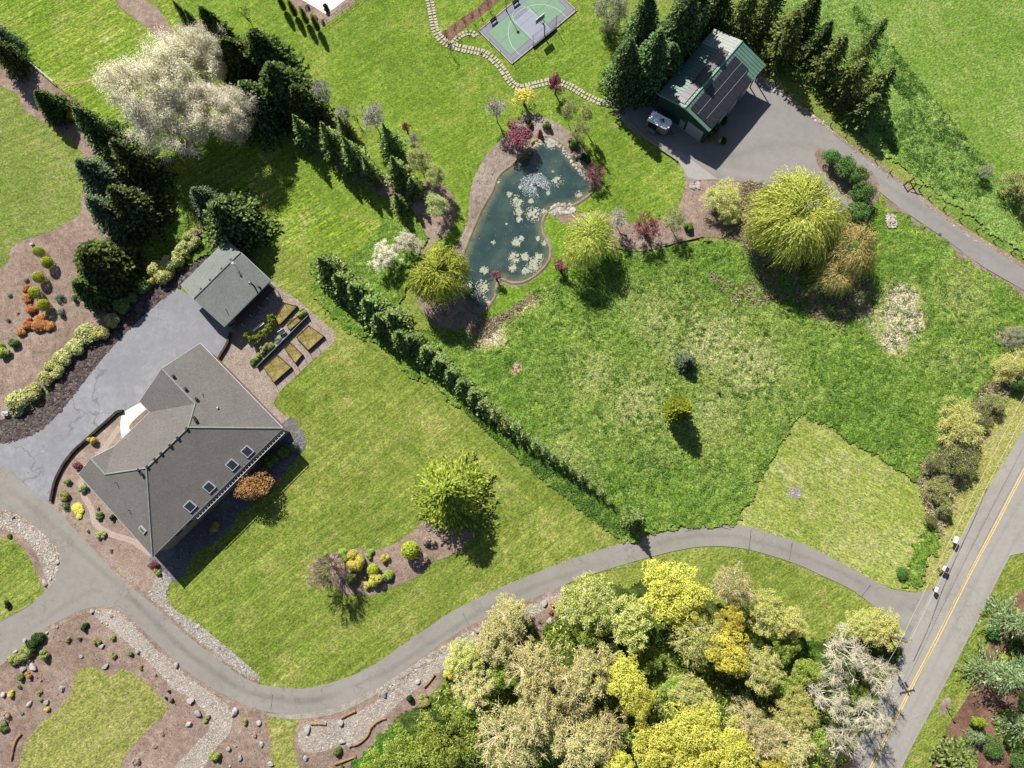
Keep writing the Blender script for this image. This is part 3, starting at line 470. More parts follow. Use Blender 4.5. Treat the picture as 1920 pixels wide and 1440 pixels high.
m_blk=plain('black_plastic',D(28,28,30),.5); m_steel=plain('galvanised',D(190,195,198),.4,.6); m_rust=plain('brown_wood',D(95,70,50),.9,var=.3)
def frame(C,u,v): return lambda a,b,z:np.array([*(C+u*a+v*b),z])
# ---- the house
he=5.5; Cc=G(286,1044,he)[:2]; Bb=G(530,803,he)[:2]; hv=(Bb-Cc)/np.linalg.norm(Bb-Cc); hu=np.array([-hv[1],hv[0]])
Lh=frame(Cc,hu,hv); house=empty('house',Lh(9,12,0),0,'large hip-roofed house with grey-brown shingles and four skylights beside the parking area','house')
def part(mb,name,mat,par,**k):
    base=np.array(par.location); mb.v=[tuple(np.array(v)-base) for v in mb.v]; return mb.build(name,mat,par,**k)
P1=(11.4,19.95,7.7);P2=(9,17.2,8.8);P3=(9,9,8.8);P4=(13.8,3.25,6.5);I_=(19.1,19.95,7.7);E_=(17.2,3.25,6.5)
Ab=(18.9,26.2,he);B_=(0,26.2,he);C_=(0,0,he);D_=(17.2,0,he);F_=(16.5,6.5,he);G_=(16.5,13.7,he);H_=(18.9,13.7,he)
r=MB()
for f in ([Ab,B_,P2,P1,I_][::-1],[I_,P1,G_,H_][::-1],[P1,P2,P3,P4,F_,G_][::-1],[B_,C_,P3,P2][::-1],[C_,D_,E_,P4,P3][::-1],[E_,F_,P4][::-1]):
    f=[Lh(*q) for q in f]; nn=np.cross(f[1]-f[0],f[2]-f[1]); 
    if nn[2]<0: f=f[::-1]
    r.slab(f,.16)
roof=part(r,'roof',m_shing,house)
def ridge(par,pts,w=.16,mat=None):
    m=MB(); 
    for a,b in pts:
        m.tube([a+np.array([0,0,.02]),b+np.array([0,0,.02])],w,6)
    return part(m,'ridge_cap',mat or m_cap,par)
ridge(house,[(Lh(*a),Lh(*b)) for a,b in((P1,P2),(P2,P3),(P3,C_),(P2,B_),(P3,P4),(P4,E_),(P1,I_))],.13)
w=MB(); o_=.55
poly=[(o_,o_),(17.2-o_,o_),(16.9-o_,6.5),(16.5-o_,6.5),(16.5-o_,13.7+o_),(18.9-o_,13.7+o_),(18.9-o_,26.2-o_),(o_,26.2-o_)]
w.prism([Lh(a,b,0)[:2] for a,b in poly][::-1],-.2,he-.02); 
w.add([Lh(18.3,14.3,he-.02),Lh(18.3,25.6,he-.02),Lh(18.3,19.95,7.4)],[(0,1,2)]); w.add([Lh(16.6,.6,he-.02),Lh(16.6,6.2,he-.02),Lh(16.6,3.25,6.3)],[(0,1,2)])
part(w,'wall',m_wall,house)
m=MB(); ev=[C_,D_],[C_,B_],[B_,Ab],[F_,G_],[Ab,I_],[I_,H_],[H_,G_],[D_,E_],[E_,F_]
for a,b in ev:
    a,b=Lh(*a),Lh(*b); m.tube([a-[0,0,.06],b-[0,0,.06]],.085,4)
part(m,'gutter',m_trim,house)
def box_on(a,b,z,slope_u,dims,name,mat,par=house,L=Lh,u=None,v=None,lift=.05):
    """box lying on a roof plane rising by slope_u along the local a axis (or b if tuple)"""
    su,sb=slope_u; uu=np.array([*hu,su]); vv=np.array([*hv,sb]); uu/=np.linalg.norm(uu); vv-=uu*np.dot(uu,vv); vv/=np.linalg.norm(vv); nn=np.cross(uu,vv); nn*=np.sign(nn[2])
    mb_=MB(); c=L(a,b,z)+nn*lift; mb_.box(c,dims,ax=np.array([uu,vv,nn])); return part(mb_,name,mat,par),c,(uu,vv,nn)
for i,(px,py) in enumerate(((463,846),(435,871),(392,913),(356,949))):
    # skylight centre found on the south-east slope
    q=G(px,py,6.1)[:2]-Cc; a,b=float(q@hu),float(q@hv); a=min(a,2.6); z=he+.4*a
    f,c,(uu,vv,nn)=box_on(a,b,z,(.4,0),(1.45,1.35,.24),'skylight',m_trim,lift=.08)
    f['label']=('skylight nearest the east corner','second skylight from the east corner','third skylight from the east corner','skylight nearest the south corner')[i]
    g_=MB(); g_.box(c+nn*.122,(1.18,1.1,.03),ax=np.array([uu,vv,nn])); go=g_.mesh(); 
    for vtx in go.vertices: vtx.co-=house.location
    gg=link('pane',go,m_glass,f)
q=G(268,993,6.2)[:2]-Cc; f,c,(uu,vv,nn)=box_on(float(q@hu),float(q@hv),he+.4*float(q@hv),(0,.4),(1.2,.7,.2),'skylight',m_trim,lift=.08); f['label']='small greenish skylight above the front garden'
g_=MB(); g_.box(c+nn*.1,(.95,.5,.04),ax=np.array([uu,vv,nn])); go=g_.mesh(); 
for vtx in go.vertices: vtx.co-=house.location
link('pane',go,plain('green_glass',D(110,135,120),.1),f)
for px,py in ((354,805),(337,822),(323,836),(306,851),(294,862),(280,876),(261,882),(268,889),(366,784),(369,789),(345,728),(365,747),(322,704),(179,880)):
    q=G(px,py,8.3)[:2]-Cc; a,b=float(q@hu),float(q@hv)
    z=min(he+.4*a,8.8-.48*(a-9) if b<18 else 99,he+.4*b,he+.4*(26.2-b) if b>13 else 99)
    if b>19.95-.2 : z=he+.4*(26.2-b)
    m=MB().box(Lh(a,b,z+.08),(.38,.38,.3),math.atan2(hu[1],hu[0])); part(m,'roof_vent',m_dark,house)
for px,py,z in((410,765,6.9),(380,739,7.2),(217,905,7.0),(242,957,6.3),(292,990,6.0)):
    p=G(px,py,z); m=MB().tube([p-[0,0,.5],p+[0,0,.5]],.06 if px!=410 else .13,8); part(m,'vent_pipe',m_trim if px==410 else m_steel,house)
# glazed trellis / light strip under the rear eave
m=MB(); n0,n1=8.2,25.9
for a in(-.12,-.62): m.box(Lh(a,(n0+n1)/2,he-.35),(.07,n1-n0,.1),math.atan2(hu[1],hu[0]))
for b in np.arange(n0,n1+.1,.55): m.box(Lh(-.37,b,he-.35),(.5,.05,.06),math.atan2(hu[1],hu[0]))
part(m,'eave_trellis',m_trim,house)
for b,wd_ in ((4.2,1.6),(6.3,1.4),(11,2.2),(15,2.2),(19,2.2),(22.5,1.4)):
    ang=math.atan2(hu[1],hu[0]); fr=part(MB().box(Lh(.53,b,3.6),(.08,wd_,1.5),ang),'window',m_trim,house); fr2=MB().box(Lh(.49,b,3.6),(.06,wd_-.2,1.3),ang).mesh()
    for vtx in fr2.vertices: vtx.co-=house.location
    link('pane',fr2,m_glass,fr)
gd=part(MB().box(Lh(18.38,17,1.25),(.08,4.6,2.4),math.atan2(hu[1],hu[0])),'garage_door',m_trim,house)
gd=part(MB().box(Lh(18.38,23,1.25),(.08,3,2.4),math.atan2(hu[1],hu[0])),'garage_door',m_trim,house)
gd=part(MB().box(Lh(15.98,10,1.1),(.08,1.3,2.2),math.atan2(hu[1],hu[0])),'door',m_rust,house)
# curved retaining wall
def wall(name,px,w,h,mat,label,cat,z=0):
    C=smooth(PX(px),5,closed=False); o=empty(name,(C[len(C)//2][0],C[len(C)//2][1],z)); C=C-np.array([o.location[0],o.location[1]])
    bpy.data.objects.remove(o); T=np.gradient(C,axis=0); T/=np.linalg.norm(T,axis=1)[:,None]; Nn=np.stack([-T[:,1],T[:,0]],1); n_=len(C)
    vs=[]; 
    for s_,zz in((1,-.1),(1,h),(-1,h),(-1,-.1)): vs+=[(*(C[i]+Nn[i]*s_*w/2),zz+(random.uniform(-.02,.02) if zz>0 else 0)) for i in range(n_)]
    fs=[[k*n_+i,((k+1)%4)*n_+i,((k+1)%4)*n_+i+1,k*n_+i+1] for k in range(4) for i in range(n_-1)]+[[0,3*n_,2*n_,n_],[n_-1,2*n_-1,3*n_-1,4*n_-1]]
    me=bpy.data.meshes.new(name); me.from_pydata(vs,[],fs); me.update(); P0=smooth(PX(px),5,closed=False); P0=P0[len(P0)//2]
    o=link(name,me,mat); o.location=(P0[0],P0[1],z); return tag(o,label,cat)
m_blok=soil('block_wall',D(60,50,48),D(82,70,66),D(105,92,86),fine=4)
wall('retaining_wall',[(233,771),(222,773),(210,784),(185,806),(162,827),(142,845),(125,866),(114,885),(106,903),(101,925),(98,940)],.4,.55,m_blok,'dark curved block retaining wall between parking area and front garden','wall')
wall('retaining_wall',[(434,624),(428,645),(418,662),(410,676)],.35,.6,m_rust,'short dark timber wall between the small outbuilding and the house','wall')
wall('retaining_wall',[(1180,233),(1205,255),(1235,278),(1262,296),(1270,303)],.3,.35,plain('stone_curb',D(175,165,155),.9,var=.3),'low stone kerb between the yard by the trailer and the lawn','wall')
wall('stone_edging',[(1130,455),(1170,467),(1200,470),(1225,466),(1265,455),(1300,447),(1318,443)],.35,.3,m_mud,'low curved stone edging between mulch bed and meadow','wall')
for k,(px,py) in enumerate(((376,657),(383,663),(390,670),(398,676))):
    tag(MB().prism(smooth([(-.5,-.5),(.6,-.4),(.5,.5),(-.6,.4)],3)*.9,0,.25).build('paving_slab',m_pal if 0 else plain('flagstone',D(215,200,188),.9,var=.15),loc=G(px,py,.06)),'pale flagstone by the garage corner, %s from the parking area'%('first','second','third','fourth')[k],'stone slab','flagstones by the garage corner')
t=empty('stone_steps',G(412,680,0),0,'curved pale stone steps going down beside the garage wall','steps')
for k in range(4):
    P=np.array([(-.9,-.2),(.9,-.2),(1.0,.15),(0,.32),(-1.0,.15)]); MB().prism([tuple(p) for p in smooth(P,3)],0,.42-.1*k).build('step',m_pal if 0 else plain('step_stone',D(215,195,180),.9,var=.2),t,loc=(-.6+.42*k,.25-.42*k,0)).rotation_euler[2]=-.8
# ---- the outbuilding
hs=3.4; c0=G(334,541,hs)[:2]; c1=G(421,611,hs)[:2]; c2=G(507,525,hs)[:2]; sv_=(c2-c1)/np.linalg.norm(c2-c1); su_=np.array([-sv_[1],sv_[0]]); Wd=float((c0-c1)@su_); Ln=float((c2-c1)@sv_)
Ls=frame(c1,su_,sv_); shed=empty('outbuilding',Ls(Wd/2,Ln/2,0),0,'small gabled outbuilding with a grey-green shingle roof at the end of the parking area','outbuilding')
rp=Wd*.60; rh=hs+1.55
r=MB(); r.slab([Ls(-.1,-.1,hs),Ls(-.1,Ln,hs),Ls(rp,Ln,rh),Ls(rp,-.1,rh)],.15); r.slab([Ls(rp,-.1,rh),Ls(rp,Ln,rh),Ls(Wd,Ln,hs+.3),Ls(Wd,-.1,hs+.3)],.15)
part(r,'roof',m_shing2,shed); ridge(shed,[(Ls(rp,-.1,rh),Ls(rp,Ln,rh))],.1,m_shing2)
w=MB(); w.prism([Ls(a,b,0)[:2] for a,b in((.6,.5),(.6,Ln-.6),(Wd-.5,Ln-.6),(Wd-.5,.5))],-.2,hs+.02); w.add([Ls(.6,.5,hs),Ls(Wd-.5,.5,hs+.2),Ls(rp,.5,rh-.2)],[(0,1,2)]); w.add([Ls(.6,Ln-.6,hs),Ls(Wd-.5,Ln-.6,hs+.2),Ls(rp,Ln-.6,rh-.2)],[(0,2,1)])
part(w,'wall',m_wall2,shed)
sa=math.atan2(su_[1],su_[0])
m=MB()
for a,b in((Ls(-.1,-.1,hs),Ls(-.1,Ln,hs)),(Ls(-.1,-.1,hs),Ls(rp,-.1,rh)),(Ls(rp,-.1,rh),Ls(Wd,-.1,hs+.3)),(Ls(-.1,Ln,hs),Ls(rp,Ln,rh))): m.tube([a-[0,0,.07],b-[0,0,.07]],.07,4)
part(m,'gutter',m_trim,shed)
f=part(MB().box(Ls(.58,Ln*.47,2.5),(.1,3.0,1.0),sa),'window',m_trim,shed)
for k in range(4):
    q=MB().box(Ls(.54,Ln*.47-1.08+.72*k,2.5),(.1,.58,.78),sa).mesh()
    for vtx in q.vertices: vtx.co-=shed.location
    link('pane',q,m_glass,f)
part(MB().slab([Ls(.6,1.6,2.0),Ls(.6,Ln-.4,2.0),Ls(-.75,Ln-.4,1.65),Ls(-.75,1.6,1.65)][::-1],.08),'porch_roof',plain('dark_shingle',D(95,80,80),.9,var=.25,sc=6),shed)
for b in np.linspace(1.8,Ln-.6,5): part(MB().box(Ls(-.65,b,.8),(.12,.12,1.6),sa),'porch_post',m_trim,shed)
for k,(px,py) in enumerate(((435,489),(417,505),(396,527),(379,544))): 
    q=G(px,py,rh)[:2]-c1; a,b=float(q@su_),float(q@sv_); part(MB().box(Ls(max(a,rp+.4),b,rh-.12),(.3,.3,.22),sa),'roof_vent',m_dark,shed)
part(MB().tube([Ls(1.5,Ln*.2,hs+.2),Ls(1.5,Ln*.2,hs+1.1)],.05),'vent_pipe',m_steel,shed)
p=G(476,515,4.6); q=p.copy(); q[2]=3.4; ch=part(MB().tube([G(489,541,3.3)*[1,1,0]+[0,0,2.6],G(489,541,3.3)*[1,1,0]+[0,0,4.5]],.16,10),'flue',m_blk,shed)
wv=empty('weathervane',Ls(rp-.9,Ln*.80,hs+1.2),0,'small white weathervane standing on the outbuilding roof','weathervane')
MB().tube([(0,0,0),(0,0,1.3)],.03).build('mast',m_steel,wv); MB().box((0,0,1.1),(.9,.04,.04)).box((0,0,1.1),(.04,.9,.04)).build('arms',m_trim,wv); MB().tube([(0,0,1.25),(0,0,1.45)],[.05,.2],8).build('vane_body',m_trim,wv)
cf=empty('chimney_cap',tuple(Ls(1.0,Ln*.76,hs+.1)),0,'steel chimney pipe with a blue-grey cap rising from the outbuilding roof','chimney')
MB().tube([(0,0,0),(0,0,1.9)],.13,10).build('pipe',m_blk,cf); MB().tube([(0,0,1.9),(0,0,2.0),(0,0,2.25)],[.3,.3,.1],10).build('cap',m_steel,cf)
# ---- the barn
hb=4.7; b0=G(1226,184,hb)[:2]; b1=G(1330,246,hb)[:2]; b2=G(1436,121,hb)[:2]; by=(b2-b1)/np.linalg.norm(b2-b1); bx=np.array([by[1],-by[0]]); bw=10.3; bl=float(np.linalg.norm(b2-b1))
Lb=frame(b1-bx*bw,bx,by)     # a: left to right, b: front to back
barn=empty('barn',Lb(bw/2,bl/2,0),0,'long green metal barn with solar panels on both roof slopes','barn'); rz_=hb+1.35; ba=math.atan2(bx[1],bx[0])
part(MB().slab([Lb(0,0,hb),Lb(bw/2,0,rz_),Lb(bw/2,bl,rz_),Lb(0,bl,hb)],.1).slab([Lb(bw/2,0,rz_),Lb(bw,0,hb),Lb(bw,bl,hb),Lb(bw/2,bl,rz_)],.1),'roof',m_grnm,barn)
part(MB().slab([Lb(-.02,bl-3.3,hb+.03),Lb(bw/2-.1,bl-3.3,rz_+.03),Lb(bw/2-.1,bl+.02,rz_+.03),Lb(-.02,bl+.02,hb+.03)],.05),'pale_roof_bay',plain('pale_metal',D(176,186,178),.5,var=.15,sc=1),barn)
m=MB(); 
for b in np.arange(.6,bl,.6):
    for a0,z0,a1,z1 in((0.02,hb,bw/2,rz_),(bw/2,rz_,bw-.02,hb)): m.tube([Lb(a0,b,z0+.045),Lb(a1,b,z1+.045)],.03,4)
part(m,'roof_rib',m_grnm,barn); part(MB().tube([Lb(bw/2,0,rz_+.03),Lb(bw/2,bl,rz_+.03)],.14,6),'ridge_cap',plain('pale_green',D(165,195,180),.5),barn)
m=MB()
for a,z,a2,z2 in((0,hb,bw/2,rz_),(bw/2,rz_,bw,hb)): m.tube([Lb(a,-.03,z-.03),Lb(a2,-.03,z2-.03)],.11,4)
m.tube([Lb(bw,0,hb-.05),Lb(bw,bl,hb-.05)],.09,4); part(m,'trim',plain('pale_green_trim',D(150,190,172),.5),barn)
bl2=bl-3.3
w=MB(); w.prism([Lb(a,b,0)[:2] for a,b in((.25,.35),(bw-.3,.35),(bw-.3,bl2),(.25,bl2))],-.2,hb-.02); w.add([Lb(.25,.35,hb-.03),Lb(bw-.3,.35,hb-.03),Lb(bw/2,.35,rz_-.15)],[(0,1,2)])
part(w,'wall',m_grnw,barn)
for a in(.3,bw/2,bw-.3):
    for b in(bl-1.6,bl-.15): part(MB().box(Lb(a,b,hb/2),(.16,.16,hb-.1),ba),'post',m_rust,barn)
def front(a,wd_,z,h,name,mat,y=.3): return part(MB().box(Lb(a,y,z),(wd_,.09,h),ba),name,mat,barn)
g1=front(7.9,3.1,1.5,2.9,'garage_door',plain('door_white',D(205,210,212),.6)); front(5.5,1.0,1.1,2.1,'door',plain('door_grey',D(180,185,188),.6))
m=MB(); 
for z in(.8,1.5,2.2): m.box(Lb(7.9,.245,z),(3.0,.02,.04),ba)
q=m.mesh(); 
for vtx in q.vertices: vtx.co-=barn.location
link('door_seam',q,m_steel,g1)
for b in(5.2,7.9,11.0): part(MB().box(Lb(bw-.27,b,1.6),(.08,2.2 if b<10 else 1.8,3.0),ba),'side_door',m_trim,barn)
m_pan=N('solar_cell'); br=m_pan.noise(3,2); m_pan=m_pan.done(m_pan.ramp(br,[(.3,D(48,47,54)),(.7,D(66,64,72))]),.3,0,.5)
sl=(rz_-hb)/(bw/2); 
def panel(a,b,right,wa=1.62,wb=1.0):
    s_=-sl if right else sl; z=(rz_-sl*(a-bw/2)) if right else hb+sl*a
    uu=np.array([*bx,s_]); uu/=np.linalg.norm(uu); vv=np.array([*by,0]); nn=np.cross(uu,vv)
    p=part(MB().box(Lb(a,b,z)+nn*.14,(wa-.02,wb-.02,.05),ax=np.array([uu,vv,nn])),'solar_panel',m_pan,barn)
for r_ in range(3):
    for k in range(12 if r_<2 else 11): panel(5.95+.55+r_*1.5,1.0+k*.97,True,1.48,.96)
for k in range(12): panel(3.95,.95+k*.97,False,1.55,.96)
m=MB()
for r_ in(1,2): 
    a=5.95-.2+r_*1.5; z=rz_-sl*(a-bw/2)+.175; m.box(Lb(a,.6+5.8,z),(.05,11.6 if r_<2 else 10.6,.03),ba)
part(m,'panel_rail',m_steel,barn)
# ---- the cargo trailer
tc=(G(1212,226,2.3)+G(1225,207,2.3)+G(1265,228,2.3)+G(1250,244,2.3))/4; d_=G(1265,228,2.3)-G(1225,207,2.3); ta=math.atan2(d_[1],d_[0]); tl=3.7
tr=empty('cargo_trailer',(tc[0],tc[1],.08),ta,'white-roofed enclosed cargo trailer with open side parked before the barn','trailer')
m_tb=plain('trailer_body',D(165,158,145),.5)
hullp=[(-tl/2,-.95),(tl/2-.4,-.95),(tl/2,-.5),(tl/2,.5),(tl/2-.4,.95),(-tl/2,.95)]
MB().prism([(a,b) for a,b in hullp],.45,2.15).build('body',m_tb,tr); MB().prism([(a*1.015,b*1.02) for a,b in hullp],2.15,2.25).build('roof',plain('trailer_roof',(.72,.73,.74,1),.5,var=.15,sc=2),tr)
MB().box((-.75,-.95,1.3),(1.6,.06,1.5)).build('side_opening',m_blk,tr); MB().box((-.75,-1.3,.6),(1.6,.7,.05)).build('ramp',m_steel,tr)
for x in(-.35,.45):
    for y in(-.98,.98): wh=MB().tube([(x,y-.1,.32),(x,y+.1,.32)],.32,14).build('wheel',m_blk,tr); MB().tube([(x,y-.11,.32),(x,y+.11,.32)],.16,10).build('rim',m_steel,wh)
for x,y in((0,.2),(.35,.35),(.55,.1),(.2,-.1)): MB().box((x,y,2.31),(.28,.24,.12)).build('roof_vent',m_steel if x<.3 else m_dark,tr)
MB().tube([(tl/2,.4,.4),(tl/2+.9,0,.4)],.05).tube([(tl/2,-.4,.4),(tl/2+.9,0,.4)],.05).build('tow_bar',m_dark,tr)
# low fence by the barn's left
def fencewire(name,px,h,post,label,cat,pm,rails=(1,),rm=None,sp=2.4,pw=.1):
    C=np.array([p[:2] for p in PX(px)]); o=empty(name,(C[0][0],C[0][1],0),0,label,cat)
    for i in range(len(C)-1):
        L_=np.linalg.norm(C[i+1]-C[i]); k=max(1,int(round(L_/sp)))
        for q in range(k+(1 if i==len(C)-2 else 0)):
            p=C[i]+(C[i+1]-C[i])*q/k-C[0]; MB().box((p[0],p[1],h/2),(pw,pw,h),math.atan2(*(C[i+1]-C[i])[::-1])).build('post',pm,o)
    for rr in rails: MB().tube([(*(c-C[0]),h*rr) for c in C],post,4).build('rail',rm or pm,o)
    return o
fencewire('side_fence',[(1208,200),(1228,180)],1.6,.05,'short pale fence between barn corner and dark conifers','fence',m_wd,rails=(.3,.6,.97))
fencewire('garden_fence',[(5,76),(55,116),(105,158)],.8,.07,'low white-topped fence beside the bark path at upper left','fence',m_wd,rails=(1,),rm=m_wht,sp=3)
fencewire('garden_fence',[(105,158),(130,178),(165,208)],.6,.04,'low weathered fence continuing the white-topped fence downhill','fence',m_wd,rails=(.9,),sp=3)
# farm fence along the lane
h_=empty('fence_brace',G(1694,341,0),0,'dark timber brace frame of the lane fence','fence'); C=[G(*p)-G(1694,341) for p in((1694,348),(1706,341),(1711,352),(1722,355))]
for c in C: MB().box((c[0],c[1],.7),(.16,.16,1.4)).build('post',m_rust,h_)
for a,b in((0,1),(1,2),(2,3),(0,2)): MB().tube([C[a]+[0,0,1.2],C[b]+[0,0,1.2]],.07).build('rail',m_rust,h_)
fp=[(1453,158),(1475,176),(1522,206),(1556,236),(1585,258),(1612,281),(1640,302),(1668,324),(1740,372),(1768,392),(1798,412),(1830,432),(1862,452),(1895,473),(1925,492)]
ordn=['first','second','third','fourth','fifth','sixth','seventh','eighth','ninth','tenth','eleventh','twelfth','thirteenth','fourteenth','fifteenth','sixteenth','seventeenth','eighteenth','nineteenth','twentieth','twenty-first','twenty-second','twenty-third','twenty-fourth','twenty-fifth','twenty-sixth','twenty-seventh','twenty-eighth','twenty-ninth','thirtieth','thirty-first','thirty-second','thirty-third','thirty-fourth']
pm=MB().tube([(0,0,0),(0,0,1.0)],[.085,.075],7).mesh()
for i,p in enumerate(fp): tag(link('fence_post',pm,m_rust,loc=G(*p)),'%s round dark fence post along the farm lane counting from the barn'%ordn[i],'fence post','posts of the lane fence')
for i in range(0): pass
wm=MB(); pts=[G(*p)+[0,0,.95] for p in fp]; wm.tube(pts,.015,3).tube([p-[0,0,.45] for p in pts],.015,3)
tag(wm.build('fence_wire',m_steel),'thin wire strung between the lane fence posts','wire')
# ---- sports court
k0,k1,k2,k3=[G(*p)[:2] for p in((890.5,68),(949,5),(1077,22),(960,119))]
cu=(k2-k3)/np.linalg.norm(k2-k3); cv=np.array([-cu[1],cu[0]]); CL=14.6; CW=float(abs((k0-k3)@cv)); CW=8.4
ct=empty('sports_court',(*k3,0),math.atan2(cu[1],cu[0]),'grey and green backyard sports court with white lines','sports court')
m_cg=plain('court_grey',D(150,152,168),.8,var=.06,sc=1); m_cgr=plain('court_green',D(140,178,145),.8,var=.06,sc=1); m_cl=plain('court_key',D(172,178,196),.8,var=.06); m_ln=plain('court_line',D(215,230,218),.8); m_gl=plain('court_line_grey',D(110,125,120),.8)
MB().box((CL/2,CW/2,.06),(CL,CW,.12)).build('slab',m_cg,ct)
MB().box((CL/2-3.9,CW/2+.1,.124),(5.2,6.1,.004)).box((CL/2+3.9,CW/2+.1,.124),(5.2,6.1,.004)).build('green_zone',m_cgr,ct)
MB().box((CL/2,2.75,.128),(3.5,5.4,.004)).build('key',m_cl,ct)
def arc(cx,cy,r,a0,a1,w,z,n_=40):
    m_=MB(); A_=np.linspace(a0,a1,n_); vs=[(cx+(r+s*w/2)*math.cos(a),cy+(r+s*w/2)*math.sin(a),z) for s in(-1,1) for a in A_]; m_.add(vs,[[i,i+1,n_+i+1,n_+i][::-1] for i in range(n_-1)]); return m_
ln=arc(CL/2,1.2,5.3,.0,math.pi,.09,.136); l2=arc(CL/2,5.45,1.75,0,math.pi,.08,.136); ln.add(l2.v,l2.f)
for x in(-5.3,5.3): ln.box((CL/2+x,.65,.134),(.09,1.2,.004))
for x in(-1.75,1.75): ln.box((CL/2+x,2.75,.134),(.08,5.4,.004))
ln.box((CL/2,5.45,.1345),(3.42,.08,.004)); ln.build('white_line',m_ln,ct)
gl=MB()
for x in(-6.5,-2.1,2.1,6.5): gl.box((CL/2+x,CW/2+.1,.131),(.06,6.1,.003))
gl.box((CL/2,CW/2+3.1,.1315),(13,.06,.003)).box((CL/2,CW/2-2.95,.1315),(13,.06,.003)).box((CL/2,CW/2+.1,.1312),(13,.05,.003)); gl.build('grey_line',m_gl,ct)
MB().box((CL/2,-.12,.1),(CL+.4,.16,.22)).box((-.12,CW/2,.1),(.16,CW,.22)).box((CL+.12,CW/2,.1),(.16,CW,.22)).box((CL/2,CW+.12,.1),(CL+.4,.16,.22)).build('kerb',plain('court_kerb',D(212,190,178),.85),ct)
for i in range(5):
    for y in(-.25,):
        MB().tube([(i*CL/4*.98+.1,y,0),(i*CL/4*.98+.1,y,1.2)],.035).build('post',m_dark,ct)
for y in(2.6,5.4): MB().tube([(-.25,y,0),(-.25,y,1.2)],.035).build('post',m_dark,ct); 
MB().tube([(-.25,CW,1.15),(-.25,-.25,1.15),(CL+.25,-.25,1.15)],.02,4).build('top_cord',m_dark,ct)
nf=empty('rebound_net',(*k3,0),math.atan2(cu[1],cu[0]),'tall black ball-stop net behind the basketball hoop','net')
for x in(4.6,9.9): MB().tube([(x,-.3,0),(x,-.3,3.4)],.04).build('post',m_dark,nf)
m=MB()
for x in np.arange(4.6,10,.3): m.tube([(x,-.3,.3),(x,-.3,3.4)],.006,3)
for z in np.arange(.3,3.5,.3): m.tube([(4.6,-.3,z),(9.9,-.3,z)],.006,3)
m.build('netting',m_dark,nf); MB().box((7.25,-.3,.25),(5.3,.3,.5)).build('base_pad',m_blk,nf)
hp=empty('basketball_hoop',(*(k3+cu*7.4-cv*.1),.12),math.atan2(cu[1],cu[0]),'basketball hoop with clear white-edged backboard on black pole','basketball hoop')
MB().tube([(0,-.0,0),(0,0,2.6),(0,.3,3.2)],.09,8).build('pole',m_blk,hp); MB().tube([(-.3,.3,3.1),(-.3,1.1,3.3)],.04).tube([(.3,.3,3.1),(.3,1.1,3.3)],.04).tube([(-.3,.3,3.1),(.3,.3,3.1)],.04).tube([(0,.2,2.6),(0,1.1,3.6)],.05).build('arm',m_blk,hp)
bb=MB().box((0,1.15,3.45),(1.8,.04,1.1)).build('backboard',plain('backboard',D(190,215,205),.3),hp); MB().box((0,1.15,3.98),(1.9,.1,.08)).box((0,1.15,2.9),(1.9,.1,.08)).box((-.92,1.15,3.45),(.08,.1,1.1)).box((.92,1.15,3.45),(.08,.1,1.1)).build('edge',m_wht,bb)
m=MB(); A_=np.linspace(0,2*math.pi,17); m.tube([(.23*math.cos(a),1.45+.23*math.sin(a),3.05) for a in A_],.02,4,False); m.build('rim',plain('orange',D(200,90,50),.5),hp)
for i,y in enumerate((2.9,8.0)):
    b_=empty('bench',(*(k3+cu*y+cv*(CW-.45)),.12),math.atan2(cu[1],cu[0]),('dark bench at the court edge nearer the stone path','dark bench at the court edge nearer the lamp')[i],'bench','benches on the sports court')
    MB().box((0,0,.45),(1.3,.35,.06)).build('seat',m_dark,b_); MB().box((0,.2,.75),(1.3,.05,.35)).build('backrest',m_dark,b_)
    for x in(-.5,.5): MB().box((x,0,.21),(.06,.3,.42)).build('leg',m_dark,b_)
lp=empty('lamp_post',G(949.6,21,0),0,'slim black court lamp post with square head','lamp post'); MB().tube([(0,0,0),(0,0,4.6)],[.07,.05],8).build('pole',m_blk,lp); MB().box((0,0,4.65),(.45,.45,.18)).build('lamp_head',m_blk,lp); MB().tube([(0,0,0),(0,0,.3)],.13,8).build('base',m_dark,lp)
# pool side
fencewire('pool_fence',[(598,54),(630,33),(668,4),(690,-15)],1.2,.03,'thin black fence around the pool terrace corner','fence',m_blk,rails=(.95,.5),sp=1.8,pw=.05)
mbx=empty('patio_umbrella',G(613,16,0),0,'dark green potted shrub on the pool terrace','planter'); mbx.name='potted_shrub'
# ---- raised beds and garden
def raised(px,label,stake):
    c=np.array([p[:2] for p in PX(px)]); o_=c.mean(0); c=c-o_; o=empty('raised_bed',(*o_,.05),0,label,'raised bed','raised beds in the kitchen garden')
    ar=sum(c[i][0]*c[(i+1)%4][1]-c[(i+1)%4][0]*c[i][1] for i in range(4)); c=c if ar>0 else c[::-1]
    m_=MB()
    for i in range(4):
        a,b=c[i],c[(i+1)%4]; L_=np.linalg.norm(b-a); m_.box((*((a+b)/2),.28),(L_+.1,.1,.56),math.atan2(*(b-a)[::-1]))
    m_.build('frame',m_rust,o); MB().prism([tuple(q*.97) for q in c],0,.48).build('soil',m_bedsoil,o)
    for k in stake:
        i=int(k); f_=k-i; p=c[i%4]+(c[(i+1)%4]-c[i%4])*f_; MB().tube([(p[0],p[1],0),(p[0],p[1],1.5)],.035,5).build('stake',m_dark,o)
    return o
m_bedsoil=soil('straw_soil',D(140,125,72),D(170,155,92),D(195,180,120),fine=5)
raised([(558,634),(581,612),(609,632),(580,658)],'largest straw-covered raised bed at the right end of the garden',(0,.5,1,2,2.5,3))
